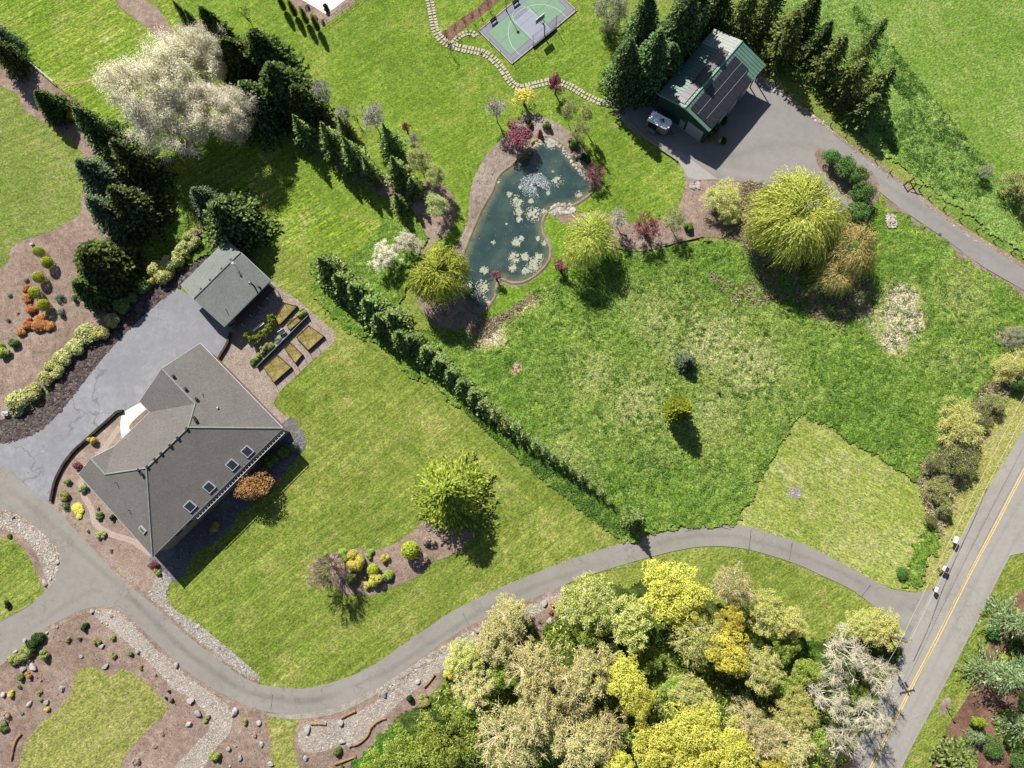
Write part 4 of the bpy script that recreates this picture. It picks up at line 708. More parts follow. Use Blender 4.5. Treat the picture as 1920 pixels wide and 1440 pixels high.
raised([(536,655),(546,644),(569,666),(556,682)],'narrow raised bed between the two big beds of the front row',(0,1,2,3))
raised([(496,690),(522,667),(548,690),(516,718)],'raised bed at the lower left end of the garden',(0,.5,1,2,2.5,3))
raised([(515,604),(536,570),(559,576),(527,610)],'raised bed nearest the outbuilding porch, backed by trellis',(1,2,2.5))
raised([(540,612),(572,585),(578,592),(546,620)],'narrow green bed behind the glass frame',(0,1))
cf_=empty('cold_frame',G(522,652,0),0,'long low green glass frame dividing the garden','cold frame'); c=[G(*p)-G(522,652) for p in((484,690),(580,594))]
MB().tube([c[0]+[0,0,.75],c[1]+[0,0,.75]],.09,5).build('top_rail',plain('green_rail',D(110,140,130),.4),cf_)
d_=(c[1]-c[0]); MB().box((c[0]+c[1])/2+[0,0,.38],(np.linalg.norm(d_),.04,.7),math.atan2(d_[1],d_[0])).build('glass_panel',plain('green_glass2',D(90,120,120),.15),cf_)
for q in np.linspace(0,1,7): p=c[0]+d_*q; MB().box(p+[0,0,.4],(.08,.08,.8)).build('post',m_dark,cf_)
tb=empty('garden_bench',G(531,624,.05),.6,'white garden seat among the kitchen garden shrubs','bench'); MB().box((0,0,.45),(1.1,.5,.07)).build('seat',m_wht,tb); MB().box((0,.24,.75),(1.1,.06,.5)).build('backrest',m_wht,tb)
for x in(-.45,.45): MB().box((x,0,.22),(.07,.4,.42)).build('leg',m_wht,tb)
tb=empty('garden_bench',G(486,614,.05),.7,'long white bench in front of the clipped hedge by the porch','bench'); MB().box((0,0,.42),(2.2,.35,.07)).build('seat',m_wht,tb)
for x in(-.9,.9): MB().box((x,0,.2),(.07,.3,.4)).build('leg',m_wht,tb)
hv_=empty('heat_pump',G(437,611,.05),sa,'grey air conditioning unit at the outbuilding corner','air conditioner'); MB().box((0,0,.45),(.9,.9,.9)).build('case',plain('unit_grey',D(150,150,150),.6),hv_); MB().tube([(0,0,.9),(0,0,.93)],.36,16).build('fan_grille',m_dark,hv_)
# ---- roadside: mailboxes, pole, wires, signs
def mailbox(px,py,label,n_=1,rz=1.05,big=False):
    o=empty('mailbox',G(px,py,.03),rz,label,'mailbox','mailboxes beside the road'); MB().box((0,0,.5),(.1,.1,1.0)).build('post',m_rust,o)
    for k in range(n_):
        x=(k-(n_-1)/2)*.45; b=MB(); A_=np.linspace(0,math.pi,8); prof=[(.17,0)]+[(.17*math.cos(a),.2+.14*math.sin(a)) for a in A_]+[(-.17,0)]; s_=1.6 if big else 1.15
        vs=[(x+p*s_,yy*s_,1.0+z*s_) for yy in(-.3,.3) for p,z in prof]; k_=len(prof); b.add(vs,[list(range(k_)),list(range(k_,2*k_))[::-1]]+[[i,(i+1)%k_,k_+(i+1)%k_,k_+i][::-1] for i in range(k_)])
        q=b.build('box',m_wht if (big or k==0) else plain('box_black',D(50,50,52),.4),o); MB().box((x+.2*s_,0,1.3),(.02,.05,.25)).build('flag',plain('red_flag',D(190,50,40),.5),q)
    MB().box((0,0,.97),(.5*n_,.55,.04)).build('shelf',m_rust,o); return o
mailbox(1784,1012,'large white mailbox farthest up the road',1,-.5,True); mailbox(1765,1066,'pair of mailboxes with orange tubes in the middle of the row',2,-.5); mailbox(1748,1104,'white mailbox on a brown bracket nearest the driveway mouth',1,-.5)
nb=empty('newspaper_tube',G(1758,1066,.03),.6,'orange newspaper tube beside the paired mailboxes','newspaper tube'); MB().box((0,0,.45),(.08,.08,.9)).build('post',m_rust,nb); MB().tube([(-.3,0,.95),(.3,0,.95)],.14,8).build('tube',plain('orange_plastic',D(215,135,50),.6),nb)
zt=9.3; pb=G(1697,1203,zt); up=empty('utility_pole',(pb[0],pb[1],0),0,'tall wooden utility pole with transformer at the driveway mouth','utility pole')
MB().tube([(0,0,0),(0,0,zt+.5)],[.17,.12],9).build('pole',m_wd,up); MB().box((0,0,zt),(2.2,.12,.14),.25).build('crossarm',m_wd,up); MB().tube([(-.35,.25,zt-1.3),(-.35,.25,zt-.35)],.27,12).build('transformer',m_steel,up); MB().tube([(.3,.3,zt-1.0),(.3,.3,zt-.4)],.16,10).build('transformer',m_steel,up)
for x in(-1,-.4,.4,1): MB().tube([(x*.97,x*.25,zt+.07),(x*.97,x*.25,zt+.3)],[.07,.05],6).build('insulator',m_trim,up)
def wire(a,b,sag,r,label,mat):
    P=[a+(b-a)*t-np.array([0,0,4*sag*t*(1-t)]) for t in np.linspace(0,1,14)]; tag(MB().tube(P,r,4).build('power_line',mat),label,'power line','power lines along the road')
m_wire=plain('bare_wire',D(225,220,210),.4,.0)
far=G(2010,590,9.3); near=G(1480,1610,9.3); off=np.array([.55,-.05,.1])
wire(pb+off,far+off,.5,.022,'power line running up the road from the pole, nearer the asphalt',m_wire); wire(pb-off,far-off,.5,.022,'power line running up the road from the pole, nearer the meadow',m_wire); wire(pb-off,near-off,.5,.02,'power line running down the road from the pole through the bare trees',m_wire)
sp_=empty('marker_post',G(1774,1327,0),0,'thin dark post standing in a bare patch of the verge','post'); MB().tube([(0,0,0),(0,0,2.3)],.05,6).build('pole',m_dark,sp_); MB().box((0,0,2.2),(.3,.04,.3)).build('plate',m_steel,sp_)
sheet('bare_patch',[(1762,1325),(1768,1312),(1780,1308),(1782,1318),(1775,1335),(1765,1342)],m_mud,.055)
sheet('rubble_patch',[(1478,918),(1488,913),(1500,915),(1504,925),(1498,934),(1486,935),(1479,928)],m_mud,.06); stones('rubble',[(1478,918),(1488,913),(1500,915),(1504,925),(1498,934),(1486,935),(1479,928)],90,.05,.13,m_cob,.06,'small round pile of grey rubble in the mown square','rubble')
stones('rubble',[(1660,404),(1672,402),(1680,415),(1678,428),(1662,425)],80,.08,.22,m_pal,.3,'pale rubble heap in the meadow beside the farm lane','rubble')
stones('rubble',[(1295,340),(1306,338),(1312,350),(1305,360),(1296,354)],14,.25,.4,m_cob,.1,'cluster of grey boulders at the corner of the yard bed','boulders')
# ---- stepping stones
m_step=stonemat('sandstone',[D(232,220,200),D(245,238,222),D(215,200,182),D(238,225,205)])
steps=[]
def pathstones(px,w,cat_pos,lab):
    C=smooth(PX(px),12,closed=False); d=np.r_[0,np.cumsum(np.linalg.norm(np.diff(C,axis=0),axis=1))]; s_=0.; row=0
    while s_<d[-1]:
        x=np.interp(s_,d,C[:,0]); y=np.interp(s_,d,C[:,1]); x2=np.interp(s_+.1,d,C[:,0]); y2=np.interp(s_+.1,d,C[:,1]); T=np.array([x2-x,y2-y]); nT=np.linalg.norm(T)
        if nT<1e-6: break
        T/=nT; Nn=np.array([-T[1],T[0]]); two=lab!='ladder'
        for q in((-.26,.26) if two else (0,)):
            c=np.array([x,y])+Nn*q*w*1.0+T*rng.normal(0,.05); ww=(w*.48 if two else w)*rng.uniform(.8,1.0); ll=.42*rng.uniform(.8,1.05)
            pts=[(a*ll/2*rng.uniform(.82,1.1),b*ww/2*rng.uniform(.82,1.1)) for a,b in((-1,-.8),(-.6,-1),(.6,-1),(1,-.7),(1,.7),(.6,1),(-.7,1),(-1,.8))]
            m_=MB().prism(pts,0,.09); o=m_.build('stepping_stone',m_step,None,loc=(c[0],c[1],.05)); o.rotation_euler[2]=math.atan2(T[1],T[0])
            tag(o,lab if 0 else None,'stepping stone','stepping stones of the winding path'); o['label']=LABS[cat_pos]
        s_+=.56
LABS=dict(top='pale sandstone slab of the path between the top edge and the court',mid='pale sandstone slab of the path curving below the court',spur='pale sandstone slab of the short spur to the court corner',bar='pale sandstone slab of the path between the yellow tree and the barn')
pathstones([(803,-10),(808,12),(813,40),(818,60),(832,78),(850,87),(875,93),(905,99)],1.5,'top','x')
pathstones([(905,99),(925,112),(945,135),(958,155),(975,165),(1000,160),(1030,153)],1.4,'mid','x')
pathstones([(848,84),(858,72),(870,64),(885,62),(892,68)],1.1,'spur','x')
pathstones([(1050,155),(1070,163),(1095,178),(1120,190),(1140,195),(1165,195)],1.3,'bar','x')
# ---- fountain and floating algae
fc=G(1003,347,.08); fo=empty('fountain',fc,0,'white spray of a floating fountain near the head of the pond','fountain')
MB().tube([(0,0,0),(0,0,.15),(0,0,.3)],[.35,.3,.12],12).build('float',m_blk,fo)
nD=4200; a=rng.uniform(-.55,5.0,nD); rr=rng.beta(2.4,1.6,nD)*2.5; z=np.clip(.9*(1-(rr/2.6)**2),0,2)*rng.uniform(.02,1,nD)**2+.03; s_=rng.uniform(.012,.034,nD)
ctr=np.stack([rr*np.cos(a),rr*np.sin(a)*.85,z],1); tet=np.array([(1,0,-.5),(-.5,.87,-.5),(-.5,-.87,-.5),(0,0,1)]); V=(ctr[:,None]+tet[None]*s_[:,None,None]).reshape(-1,3); F=(np.array([(0,1,3),(1,2,3),(2,0,3),(0,2,1)])[None]+4*np.arange(nD)[:,None,None]).reshape(-1,3)
sp2=link('spray',npmesh('spray',V,F),plain('foam',(.9,.93,.95,1),.5,var=.02),fo); sp2['kind']='stuff'
nD=520; a=rng.uniform(-.55,5.0,nD); rr=rng.uniform(.3,2.7,nD); V=[];F=[]
mb=MB()
for i in range(nD):
    x,y,q=rr[i]*math.cos(a[i]),rr[i]*math.sin(a[i])*.85,rng.uniform(.02,.06); mb.add([(x+q*math.cos(t)*rng.uniform(.6,1),y+q*math.sin(t)*rng.uniform(.6,1),.02) for t in np.linspace(0,6.28,6)[:-1]],[(0,1,2,3,4)])
q=mb.build('foam',plain('foam2',(.8,.85,.88,1),.5,var=.05),fo); q['kind']='stuff'
cl_=[(970,378,13,14),(972,397,10,10),(974,412,6,5),(1000,402,16,22),(996,378,6,5),(1045,340,12,9),(1037,322,3,2),(968,455,10,12),(978,448,6,5),(965,483,13,14),(985,482,9,12),(962,503,9,8),(1000,498,16,26),(1010,483,10,14),(985,508,8,8),(908,507,9,10),(878,537,10,14),(905,538,14,22),(902,560,12,18),(915,572,10,12),(895,550,12,10),(1094,322,10,12),(1100,335,6,6),(1085,365,7,8),(1032,268,14,22),(1028,362,4,4),(955,365,6,5),(925,455,4,3),(1008,448,5,4),(1020,455,6,5),(975,352,3,3),(950,420,2,1),(935,340,4,2),(1020,398,6,8)]
ab=MB(); pp=smooth(PX(pond),4)
def blob(x,y,q,lobes=9):
    th=np.linspace(0,2*math.pi,lobes+1)[:-1]; R_=q*rng.uniform(.55,1.2,lobes); b=len(ab.v); z0=.085+rng.uniform(0,.02)
    ab.add([(x+r_*math.cos(t),y+r_*math.sin(t),z0) for r_,t in zip(R_,th)]+[(x+r_*.9*math.cos(t),y+r_*.9*math.sin(t),z0+.035) for r_,t in zip(R_,th)],[list(range(lobes,2*lobes))]+[[i,(i+1)%lobes,lobes+(i+1)%lobes,lobes+i] for i in range(lobes)])
for x,y,r_,k in cl_:
    for _ in range(k*6):
        a=rng.uniform(0,6.28); d=r_*math.sqrt(rng.random()); w_=G(x+d*math.cos(a),y+d*math.sin(a)); 
        if inpoly(np.array([w_[0]]),np.array([w_[1]]),pp)[0]: blob(w_[0],w_[1],rng.uniform(.07,.32)*(1 if d<r_*.6 else .4))
for _ in range(420):
    w_=G(rng.uniform(862,1112),rng.uniform(262,585))
    if inpoly(np.array([w_[0]]),np.array([w_[1]]),pp)[0]: blob(w_[0],w_[1],rng.uniform(.03,.08),5)
tag(ab.build('floating_algae',stonemat('algae',[D(190,195,165),D(212,210,188),D(200,200,180),D(175,188,160)])),'pale mats and specks of algae floating on the pond','algae',kind='stuff')
tag(MB().tube([(0,0,0),(.1,.2,.7),(0,.4,1.6)],[.55,.42,.12],8).build('rust_sculpture',plain('rusty_orange',D(205,120,80),.8),loc=G(1012,256,.05)),'rusty orange stone standing among the rocks at the pond head','sculpture')
tag(MB().box((0,0,.3),(1.0,.7,.6)).tube([(-.5,0,.6),(0,0,.9),(.5,0,.6)],.06).build('utility_cabinet',m_trim,loc=G(14,776,.05)),'small white utility box at the end of the shrub hedge','utility box')
tag(MB().box((0,0,.2),(.55,.35,.4),.4).box((0,0,.45),(.4,.3,.1),.4).build('white_stone_seat',m_trim,loc=G(62,459,.05)),'small white box on the bark at the lawn edge','box')
# ---- boulders
def boulder_mesh(seed):
    r_=np.random.default_rng(seed); import bmesh as bm_; b=bm_.new(); bm_.ops.create_icosphere(b,subdivisions=2,radius=1)
    pl=[(lambda v:v/np.linalg.norm(v))(r_.normal(size=3)) for _ in range(9)]; dd=r_.uniform(.42,.8,9)
    for v in b.verts:
        p=np.array(v.co); 
        for nn,d in zip(pl,dd):
            k=p@nn-d
            if k>0: p=p-nn*k
        p[2]*=.75; v.co=p
    me=bpy.data.meshes.new('boulder'); b.to_mesh(me); b.free(); return me
s=N('granite'); oi=s.node('ShaderNodeObjectInfo'); m_gran=s.done(s.mix(.5,s.ramp(oi.outputs['Random'],[(0,D(168,158,148)),(.5,D(212,204,196)),(1,D(238,232,226))]),s.ramp(s.noise(3,5,.8),[(.3,D(140,132,124)),(.7,D(240,235,228))])),.9,0,.2)
bms=[boulder_mesh(i) for i in range(5)]
for b in bms: b.materials.append(m_gran)
BO=[(174,1146,6,'pale boulder at the tip of the rock garden by the driveway fork'),(209,1154,5,'grey boulder at the head of the dry creek'),(192,1167,3,'small stone just below the head of the dry creek'),(201,1170,3,'smallest stone beside the upper dry creek'),(192,1211,6,'round white boulder in the upper middle of the rock garden'),(260,1221,7,'grey boulder on the left bank of the dry creek'),(107,1175,4,'small pinkish boulder near the driveway kerb'),(89,1187,4,'small boulder left of the pinkish one by the kerb'),(153,1230,5,'pointed pale boulder above the small lawn'),(199,1249,7,'tall dark-streaked boulder in the notch of the small lawn'),(331,1247,8,'bright white boulder between creek and driveway'),(118,1290,8,'flat tan boulder at the left edge of the small lawn'),(57,1320,7,'dark round boulder left of the small lawn'),(88,1316,7,'split grey boulder left of the small lawn'),(359,1313,9,'blocky pale boulder right of the small lawn'),(372,1338,9,'upright pale boulder below the blocky one'),(356,1358,8,'wedge-shaped boulder lowest right of the small lawn'),(439,1335,9,'pale boulder where the creek turns near the driveway'),(430,1403,7,'smooth white boulder in the lower mulch'),(451,1420,7,'mottled boulder right of the smooth white one'),(432,1436,3,'tiny white stone at the bottom edge'),(485,1355,7,'white boulder left of the grass strip'),(490,1396,6,'grey boulder low beside the grass strip'),(508,1431,7,'pale boulder at the bottom of the grass strip'),(577,1369,8,'round grey boulder at the left end of the gravel garden'),(640,1355,8,'pale boulder near the driftwood logs'),(575,1420,8,'white boulder at the bottom of the gravel garden'),(642,1392,8,'white flat boulder starting the wavy log line'),(655,1396,7,'second flat boulder of the wavy log line'),(668,1391,7,'third flat boulder of the wavy log line'),(785,1278,7,'round pale boulder before the yellow shrub'),(722,1300,10,'large white boulder in the creek gravel by the driveway bend'),(898,1185,9,'brown-white boulder where the tan trees meet the driveway'),(1021,1130,8,'pale boulder beside the driveway, nearest the yellow maple'),(1030,1163,8,'flat pale boulder below the one nearest the yellow maple'),(26,970,5,'pale boulder among the cobbles at the left edge'),(108,1055,5,'grey boulder at the driveway corner'),(85,1092,7,'dark-shaded boulder at the tip of the round lawn'),(96,1085,4,'small stone beside the tip of the round lawn'),(64,1250,9,'brown boulder below the dark shrubs'),(45,1254,7,'flat brown boulder below the dark shrubs'),(6,1302,8,'big brown boulder at the left edge'),(29,1222,6,'pale boulder beside the kerb near the left edge'),(48,1200,6,'tan boulder on the kerb above the dark shrubs'),(1038,396,4,'grey stone on the pond spit'),(1173,441,4,'small stone in the bed beneath the purple tree'),(1185,436,3,'smaller stone in the bed beneath the purple tree'),(1190,455,3,'stone at the lower edge of the purple tree bed')]
for i,(x,y,r_,lab) in enumerate(BO):
    p=G(x,y,.05); R_=np.linalg.norm(G(x+r_,y)-G(x,y)); o=link('boulder',bms[i%5],None,loc=p+[0,0,R_*.25]); o.scale=(R_*random.uniform(.8,1.1),R_*random.uniform(.6,.9),R_*.8); o.rotation_euler=(0,0,random.uniform(0,6.28)); tag(o,lab,'boulder','boulders of the rock garden')
m_log=plain('driftwood',D(185,145,105),.9,var=.35,sc=3)
for px,lab in (([(657,1398),(675,1392),(690,1378),(697,1362),(712,1350),(724,1346)],'long wavy driftwood log in the gravel garden'),([(583,1357),(598,1356),(612,1357)],'short straight log at the left of the gravel garden'),([(640,1346),(655,1338),(668,1332)],'log lying below the driveway kerb'),([(628,1432),(648,1425),(668,1418)],'log at the bottom edge of the gravel garden'),([(795,1288),(805,1278),(815,1264)],'red-brown log beside the round boulder'),([(27,1400),(33,1385),(42,1375)],'grey rotten log at the left of the rock garden'),([(22,1425),(25,1412),(27,1400)],'crumbling pale log below the grey rotten one')):
    P=smooth(PX(px),4,closed=False); c=P[0]; tag(MB().tube([(p[0]-c[0],p[1]-c[1],.16+random.uniform(-.03,.03)) for p in P],[.18*random.uniform(.8,1.2) for _ in P],7).build('driftwood_log',m_log,loc=(c[0],c[1],.05),smooth=True),lab,'log','driftwood logs')
gs_=empty('garden_ornament',G(76,1270,.05),0,'small red ornament on a stake in the rock garden','ornament'); MB().tube([(0,0,0),(0,0,.6)],.02).build('stake',m_dark,gs_); MB().box((0,0,.6),(.5,.1,.08),.5).box((0,0,.6),(.1,.4,.08),.5).build('bird',plain('red',D(200,40,35),.5),gs_)
gs_=empty('garden_sign',G(42,1337,.05),0,'small green plate lying in the rock garden','plate'); MB().box((0,0,.2),(.5,.35,.03),.3).build('plate',plain('green_plate',D(60,160,120),.5),gs_); MB().tube([(0,0,0),(0,0,.2)],.03).build('stake',m_dark,gs_)

# tar seams in the asphalt
m_tar=plain('tar',D(95,90,90),.8,var=.2)
for k_,(nm_,px_,w_) in enumerate((('tar_seam',[(1850,915),(1825,975),(1790,1050),(1765,1110),(1745,1165),(1728,1205),(1712,1240)],.10),('tar_seam',[(1284,997),(1310,991),(1340,988)],.08),('tar_seam',[(1335,992),(1352,989),(1370,993)],.08),('tar_seam',[(1408,993),(1406,1015),(1402,1038)],.06),('tar_seam',[(1485,1018),(1480,1050)],.06),('tar_seam',[(1632,1097),(1615,1118)],.07),('tar_seam',[(868,1150),(880,1172)],.06),('tar_seam',[(512,1302),(508,1330)],.06))):
    strip(nm_,px_,w_,m_tar,.0975+.0006*k_,jit=.015)
# ================================================================ VEGETATION
def unit(v): return v/(np.linalg.norm(v,axis=-1,keepdims=True)+1e-9)
def leaves(name,C,U,V,mat,extra=None):
    """diamond leaf clumps: centre, long half axis, short half axis"""
    n_=len(C); P=np.stack([C-U,C+V,C+U,C-V],1).reshape(-1,3); F=np.arange(4*n_).reshape(n_,4)
    me=npmesh(name,P,F); me.materials.append(mat); return me
def rdir(n_): return unit(rng.normal(size=(n_,3)))
m_bark=plain('bark',D(105,88,72),.95,var=.3,sc=3); m_birch=plain('pale_bark',D(220,212,198,.55),.9,var=.2,sc=4); m_lich=plain('lichen_bark',D(225,216,190,.6),.95,var=.15,sc=3); m_tbark=plain('tan_bark',D(228,212,170,.62),.95,var=.2,sc=3); m_gbark=plain('grey_bark',D(150,138,122),.95,var=.3,sc=3)
# ---- crowns (unit: metres at a nominal height / radius)
def conifer(h,r,mat,seed,dens=1.,droop=.25,pw=.8,sl=.42,sw=.13,up=0.,gap=.0):
    global rng; keep=rng; rng=np.random.default_rng(seed); C=[];U=[]
    z=.04*h
    while z<h*.985:
        t=z/h; R=r*(1-t)**pw*(.6+.4*min(1,t/.12)); nb=int(max(5,(7+R*2.2)*dens))
        for k in range(nb):
            a=rng.uniform(0,6.28); Rb=R*rng.uniform(.72,1.18); 
            if rng.random()<gap: continue
            n_=max(3,int(Rb/.17*dens)); s_=(np.arange(n_)+rng.random(n_))/n_; s_=.12+.88*s_
            d=np.array([math.cos(a),math.sin(a),0]); q=np.array([-d[1],d[0],0])
            wdt=.34*Rb*(1.05-s_)*np.where(s_<.25,.6,1)+.06
            lat=rng.uniform(-1,1,n_)
            c=d*(s_*Rb)[:,None]+q*(lat*wdt)[:,None]; c[:,2]=z-droop*Rb*s_**1.6+up*Rb*s_**3+rng.normal(0,.05,n_)
            dr=unit(d[None]+q[None]*(lat*.85)[:,None]+np.array([0,0,-droop+2*up])[None]*(.6+.4*s_)[:,None]+rng.normal(0,.16,(n_,3)))
            C.append(c);U.append(dr*(sl*rng.uniform(.6,1.15,n_)*(.55+.45*min(1,R/2)))[:,None]*.5)
        z+=max(.16,R*.13)/max(.6,dens)*(1.)
    C=np.vstack(C);U=np.vstack(U); V=unit(np.cross(U,rdir(len(C))*.45+np.array([0,0,1])))*sw*(.8+.4*rng.random((len(C),1)))
    # leader
    n_=26; zz=rng.uniform(.86,1.0,n_)*h; a=rng.uniform(0,6.28,n_); C2=np.stack([.06*np.cos(a),.06*np.sin(a),zz],1); U2=unit(np.stack([np.cos(a)*.5,np.sin(a)*.5,np.ones(n_)],1))*.2; V2=unit(np.cross(U2,rdir(n_)))*.07
    me=leaves('crown',np.vstack([C,C2]),np.vstack([U,U2]),np.vstack([V,V2]),mat); rng=keep; return me
def broad(h,r,mat,seed,n_=7000,K=46,base=.28,leaf=.2,clump=.26,flat=.9,hole=.0):
    """crown made of many uneven leaf clumps on an ellipsoid shell"""
    global rng; keep=rng; rng=np.random.default_rng(seed)
    d=rdir(K); d[:,2]=np.abs(d[:,2])*1.15-.25; d=unit(d); rad=rng.uniform(.45,1.0,K)
    lb=rdir(6); lb[:,2]=np.abs(lb[:,2])*.6; rad=rad*(.62+.55*np.clip((d@unit(lb).T).max(1),0,1)**3)
    cz=h*(base+(1-base)*.5); hz=h*(1-base)*.5
    cc=d*rad[:,None]*np.array([r*.8,r*.8,hz*.85])+np.array([0,0,cz]); rc=r*clump*rng.uniform(.6,1.35,K)
    w=rc**2; w/=w.sum(); idx=rng.choice(K,n_,p=w); dd=rdir(n_); rr=rng.uniform(.55,1.05,n_)**.5
    C=cc[idx]+dd*(rc[idx]*rr)[:,None]*np.array([1,1,flat*.8]); C[:,2]=np.maximum(C[:,2],.05)
    nm=unit(dd*.7+rdir(n_)*.7+np.array([-.2,.4,.95])); U=unit(np.cross(nm,rdir(n_))); V=np.cross(nm,U)*leaf*.42*(.7+.6*rng.random((n_,1))); U=U*leaf*(.6+.7*rng.random((n_,1)))*.6
    me=leaves('crown',C,U,V,mat); rng=keep; return me,cc
def grow(segs,p,d,L,r,dep,spread,nch,up=.25,curve=.18):
    steps=3; P=[p.copy()]
    for i in range(steps):
        d=unit(d+rng.normal(0,curve,3)+np.array([0,0,up*.3])); p=p+d*L/steps; P.append(p.copy())
    r2=r*.62; segs.append((P,[r+(r2-r)*i/steps for i in range(steps+1)],dep))
    if dep==0: return
    for k in range(nch):
        q=unit(d+rdir(1)[0]*spread+np.array([0,0,up])); st_=P[-1] if k==0 else P[random.choice((2,3))] if dep<4 else P[-1]
        grow(segs,st_,q,L*rng.uniform(.62,.85),r2*(1 if k==0 else .8),dep-1,spread,nch,up,curve)
def bare(h,r,seed,dep=5,spread=.75,nch=3,up=.18,r0=.16,first=.28,thick=1.,minr=.012,stems=1):
    global rng; keep=rng; rng=np.random.default_rng(seed); random.seed(seed); segs=[]
    for s_ in range(stems):
        d0=unit(np.array([0,0,1.])+rng.normal(0,.08 if stems==1 else .35,3)); grow(segs,np.zeros(3),d0,h*first,r0,dep,spread,nch,up)
    pts=np.vstack([np.array(s[0]) for s in segs]); mz=pts[:,2].max(); mr=np.percentile(np.hypot(pts[:,0],pts[:,1]),97); sc=np.array([r/mr,r/mr,h/mz])
    trunk=MB(); twig=MB(); tips=[]
    for P,R,dp in segs:
        P=[p*sc for p in P]; R=[max(minr,x*thick) for x in R]; (trunk if dp>=dep-1 else twig).tube(P,R,6 if dp>=dep-1 else 3,False)
        if dp<=1: tips+=P[1:]
    rng=keep; return trunk.mesh('trunk'),twig.mesh('crown'),np.array(tips)
def wispy(h,r,mat,bark,seed,n_=9000,K=90,leaf=.13,clump=.16,base=.15,tw=.018,lr=.07,stems=1,twn=7,upr=.0,tr=.2):
    """airy crown: limbs to groups, branches to clumps, twigs and small leaves or blossom round them"""
    global rng; keep=rng; rng=np.random.default_rng(seed); M_=7+stems*2
    d=rdir(K); d[:,2]=np.abs(d[:,2])*1.2-.3; d=unit(d); rad=rng.uniform(.35,1.0,K)**.7
    lb=rdir(6); lb[:,2]=np.abs(lb[:,2])*.6; rad=rad*(.66+.52*np.clip((d@unit(lb).T).max(1),0,1)**3)
    cz=h*(base+(1-base)*.5); hz=h*(1-base)*.5; cc=d*rad[:,None]*np.array([r*.95,r*.95,hz])+np.array([0,0,cz])
    ga=rng.uniform(0,6.28,M_); gg=np.stack([np.cos(ga)*r*.42,np.sin(ga)*r*.42,rng.uniform(.4,.75,M_)*h],1); tk=MB(); br=MB()
    roots=[np.array([rng.normal(0,.12*r*(stems>1)),rng.normal(0,.12*r*(stems>1)),0]) for _ in range(stems)]
    for q in roots: tk.tube([q-[0,0,.1],q+[rng.normal(0,.15),rng.normal(0,.15),h*.2],q*.9+[0,0,h*(.42 if stems==1 else .3)]],[tr,tr*.75,tr*.5],7,False)
    for g_ in gg:
        q=roots[rng.integers(stems)]; a=q*.9+np.array([0,0,h*rng.uniform(.15,.38)]); m_=(a+g_)/2+rng.normal(0,.25,3); tk.tube([a,m_,g_],[lr*1.6,lr*1.2,lr],5,False)
    for c in cc:
        j=np.argmin(np.linalg.norm((gg-c)*[1,1,.8],axis=1)); g_=gg[j]; m_=g_*.45+c*.55+rng.normal(0,.22,3)+[0,0,.2]; br.tube([g_,m_,c],[lr*.8,lr*.5,tw],4,False)
        for _ in range(twn):
            e=unit(rng.normal(size=3)+unit(c-np.array([0,0,h*.35]))*.9+np.array([0,0,upr])); l=r*clump*rng.uniform(.7,1.9); k1=c+e*l*.5+rng.normal(0,.08,3); br.tube([c+(m_-c)*rng.uniform(0,.6),k1,c+e*l],[tw*1.1,tw*.9,tw*.6],3,False)
    idx=rng.integers(0,K,n_); dd=rdir(n_); C=cc[idx]+dd*(r*clump*rng.uniform(.1,1.45,n_))[:,None]; C[:,2]=np.maximum(C[:,2],.05)
    nm=unit(dd*.3+rdir(n_)*.8+np.array([-.25,.5,1.2])); U=unit(np.cross(nm,rdir(n_))); V=np.cross(nm,U)*leaf*.42; U=U*leaf*.55*(.6+.7*rng.random((n_,1)))
    t=tk.mesh('trunk'); b=br.mesh('branches'); t.materials.append(bark); b.materials.append(bark); P=[('trunk',t),('branches',b)]
    if n_>1 and mat: P.append(('blossom' if mat in (L_white,L_wgr) else 'foliage',leaves('crown',C,U,V,mat)))
    rng=keep; return (h,r,P)
def willow(h,r,mat,seed,ns=900,sw=.045,wind=(0,0)):
    global rng; keep=rng; rng=np.random.default_rng(seed); C=[];U=[]
    K=26; a0=rng.uniform(0,6.28,K); r0=np.sqrt(rng.random(K))*.62*r; hh=h*(.98-.3*(r0/r)**2)*rng.uniform(.85,1.03,K)
    for i in range(ns):
        k=rng.integers(K); p=np.array([r0[k]*math.cos(a0[k]),r0[k]*math.sin(a0[k]),hh[k]])+rng.normal(0,.07*r,3)*[1,1,.5]; a=math.atan2(p[1],p[0])+rng.normal(0,.7)
        d=np.array([math.cos(a)+wind[0],math.sin(a)+wind[1],rng.uniform(.1,.6)]); d/=np.linalg.norm(d); n_=int(rng.uniform(8,18)); L=.30*r/4.5
        for j in range(n_):
            d=unit(d+np.array([0,0,-.17])+rng.normal(0,.07,3)); q=p+d*L
            if q[2]<.3: break
            C.append((p+q)/2+rng.normal(0,.02,3)); U.append(d*L*.62); p=q
    C=np.array(C);U=np.array(U); V=unit(np.cross(U,rdir(len(C))+np.array([0,0,1.])))*sw*(.7+.9*rng.random((len(C),1)))
    me=leaves('crown',C,U,V,mat); rng=keep; return me
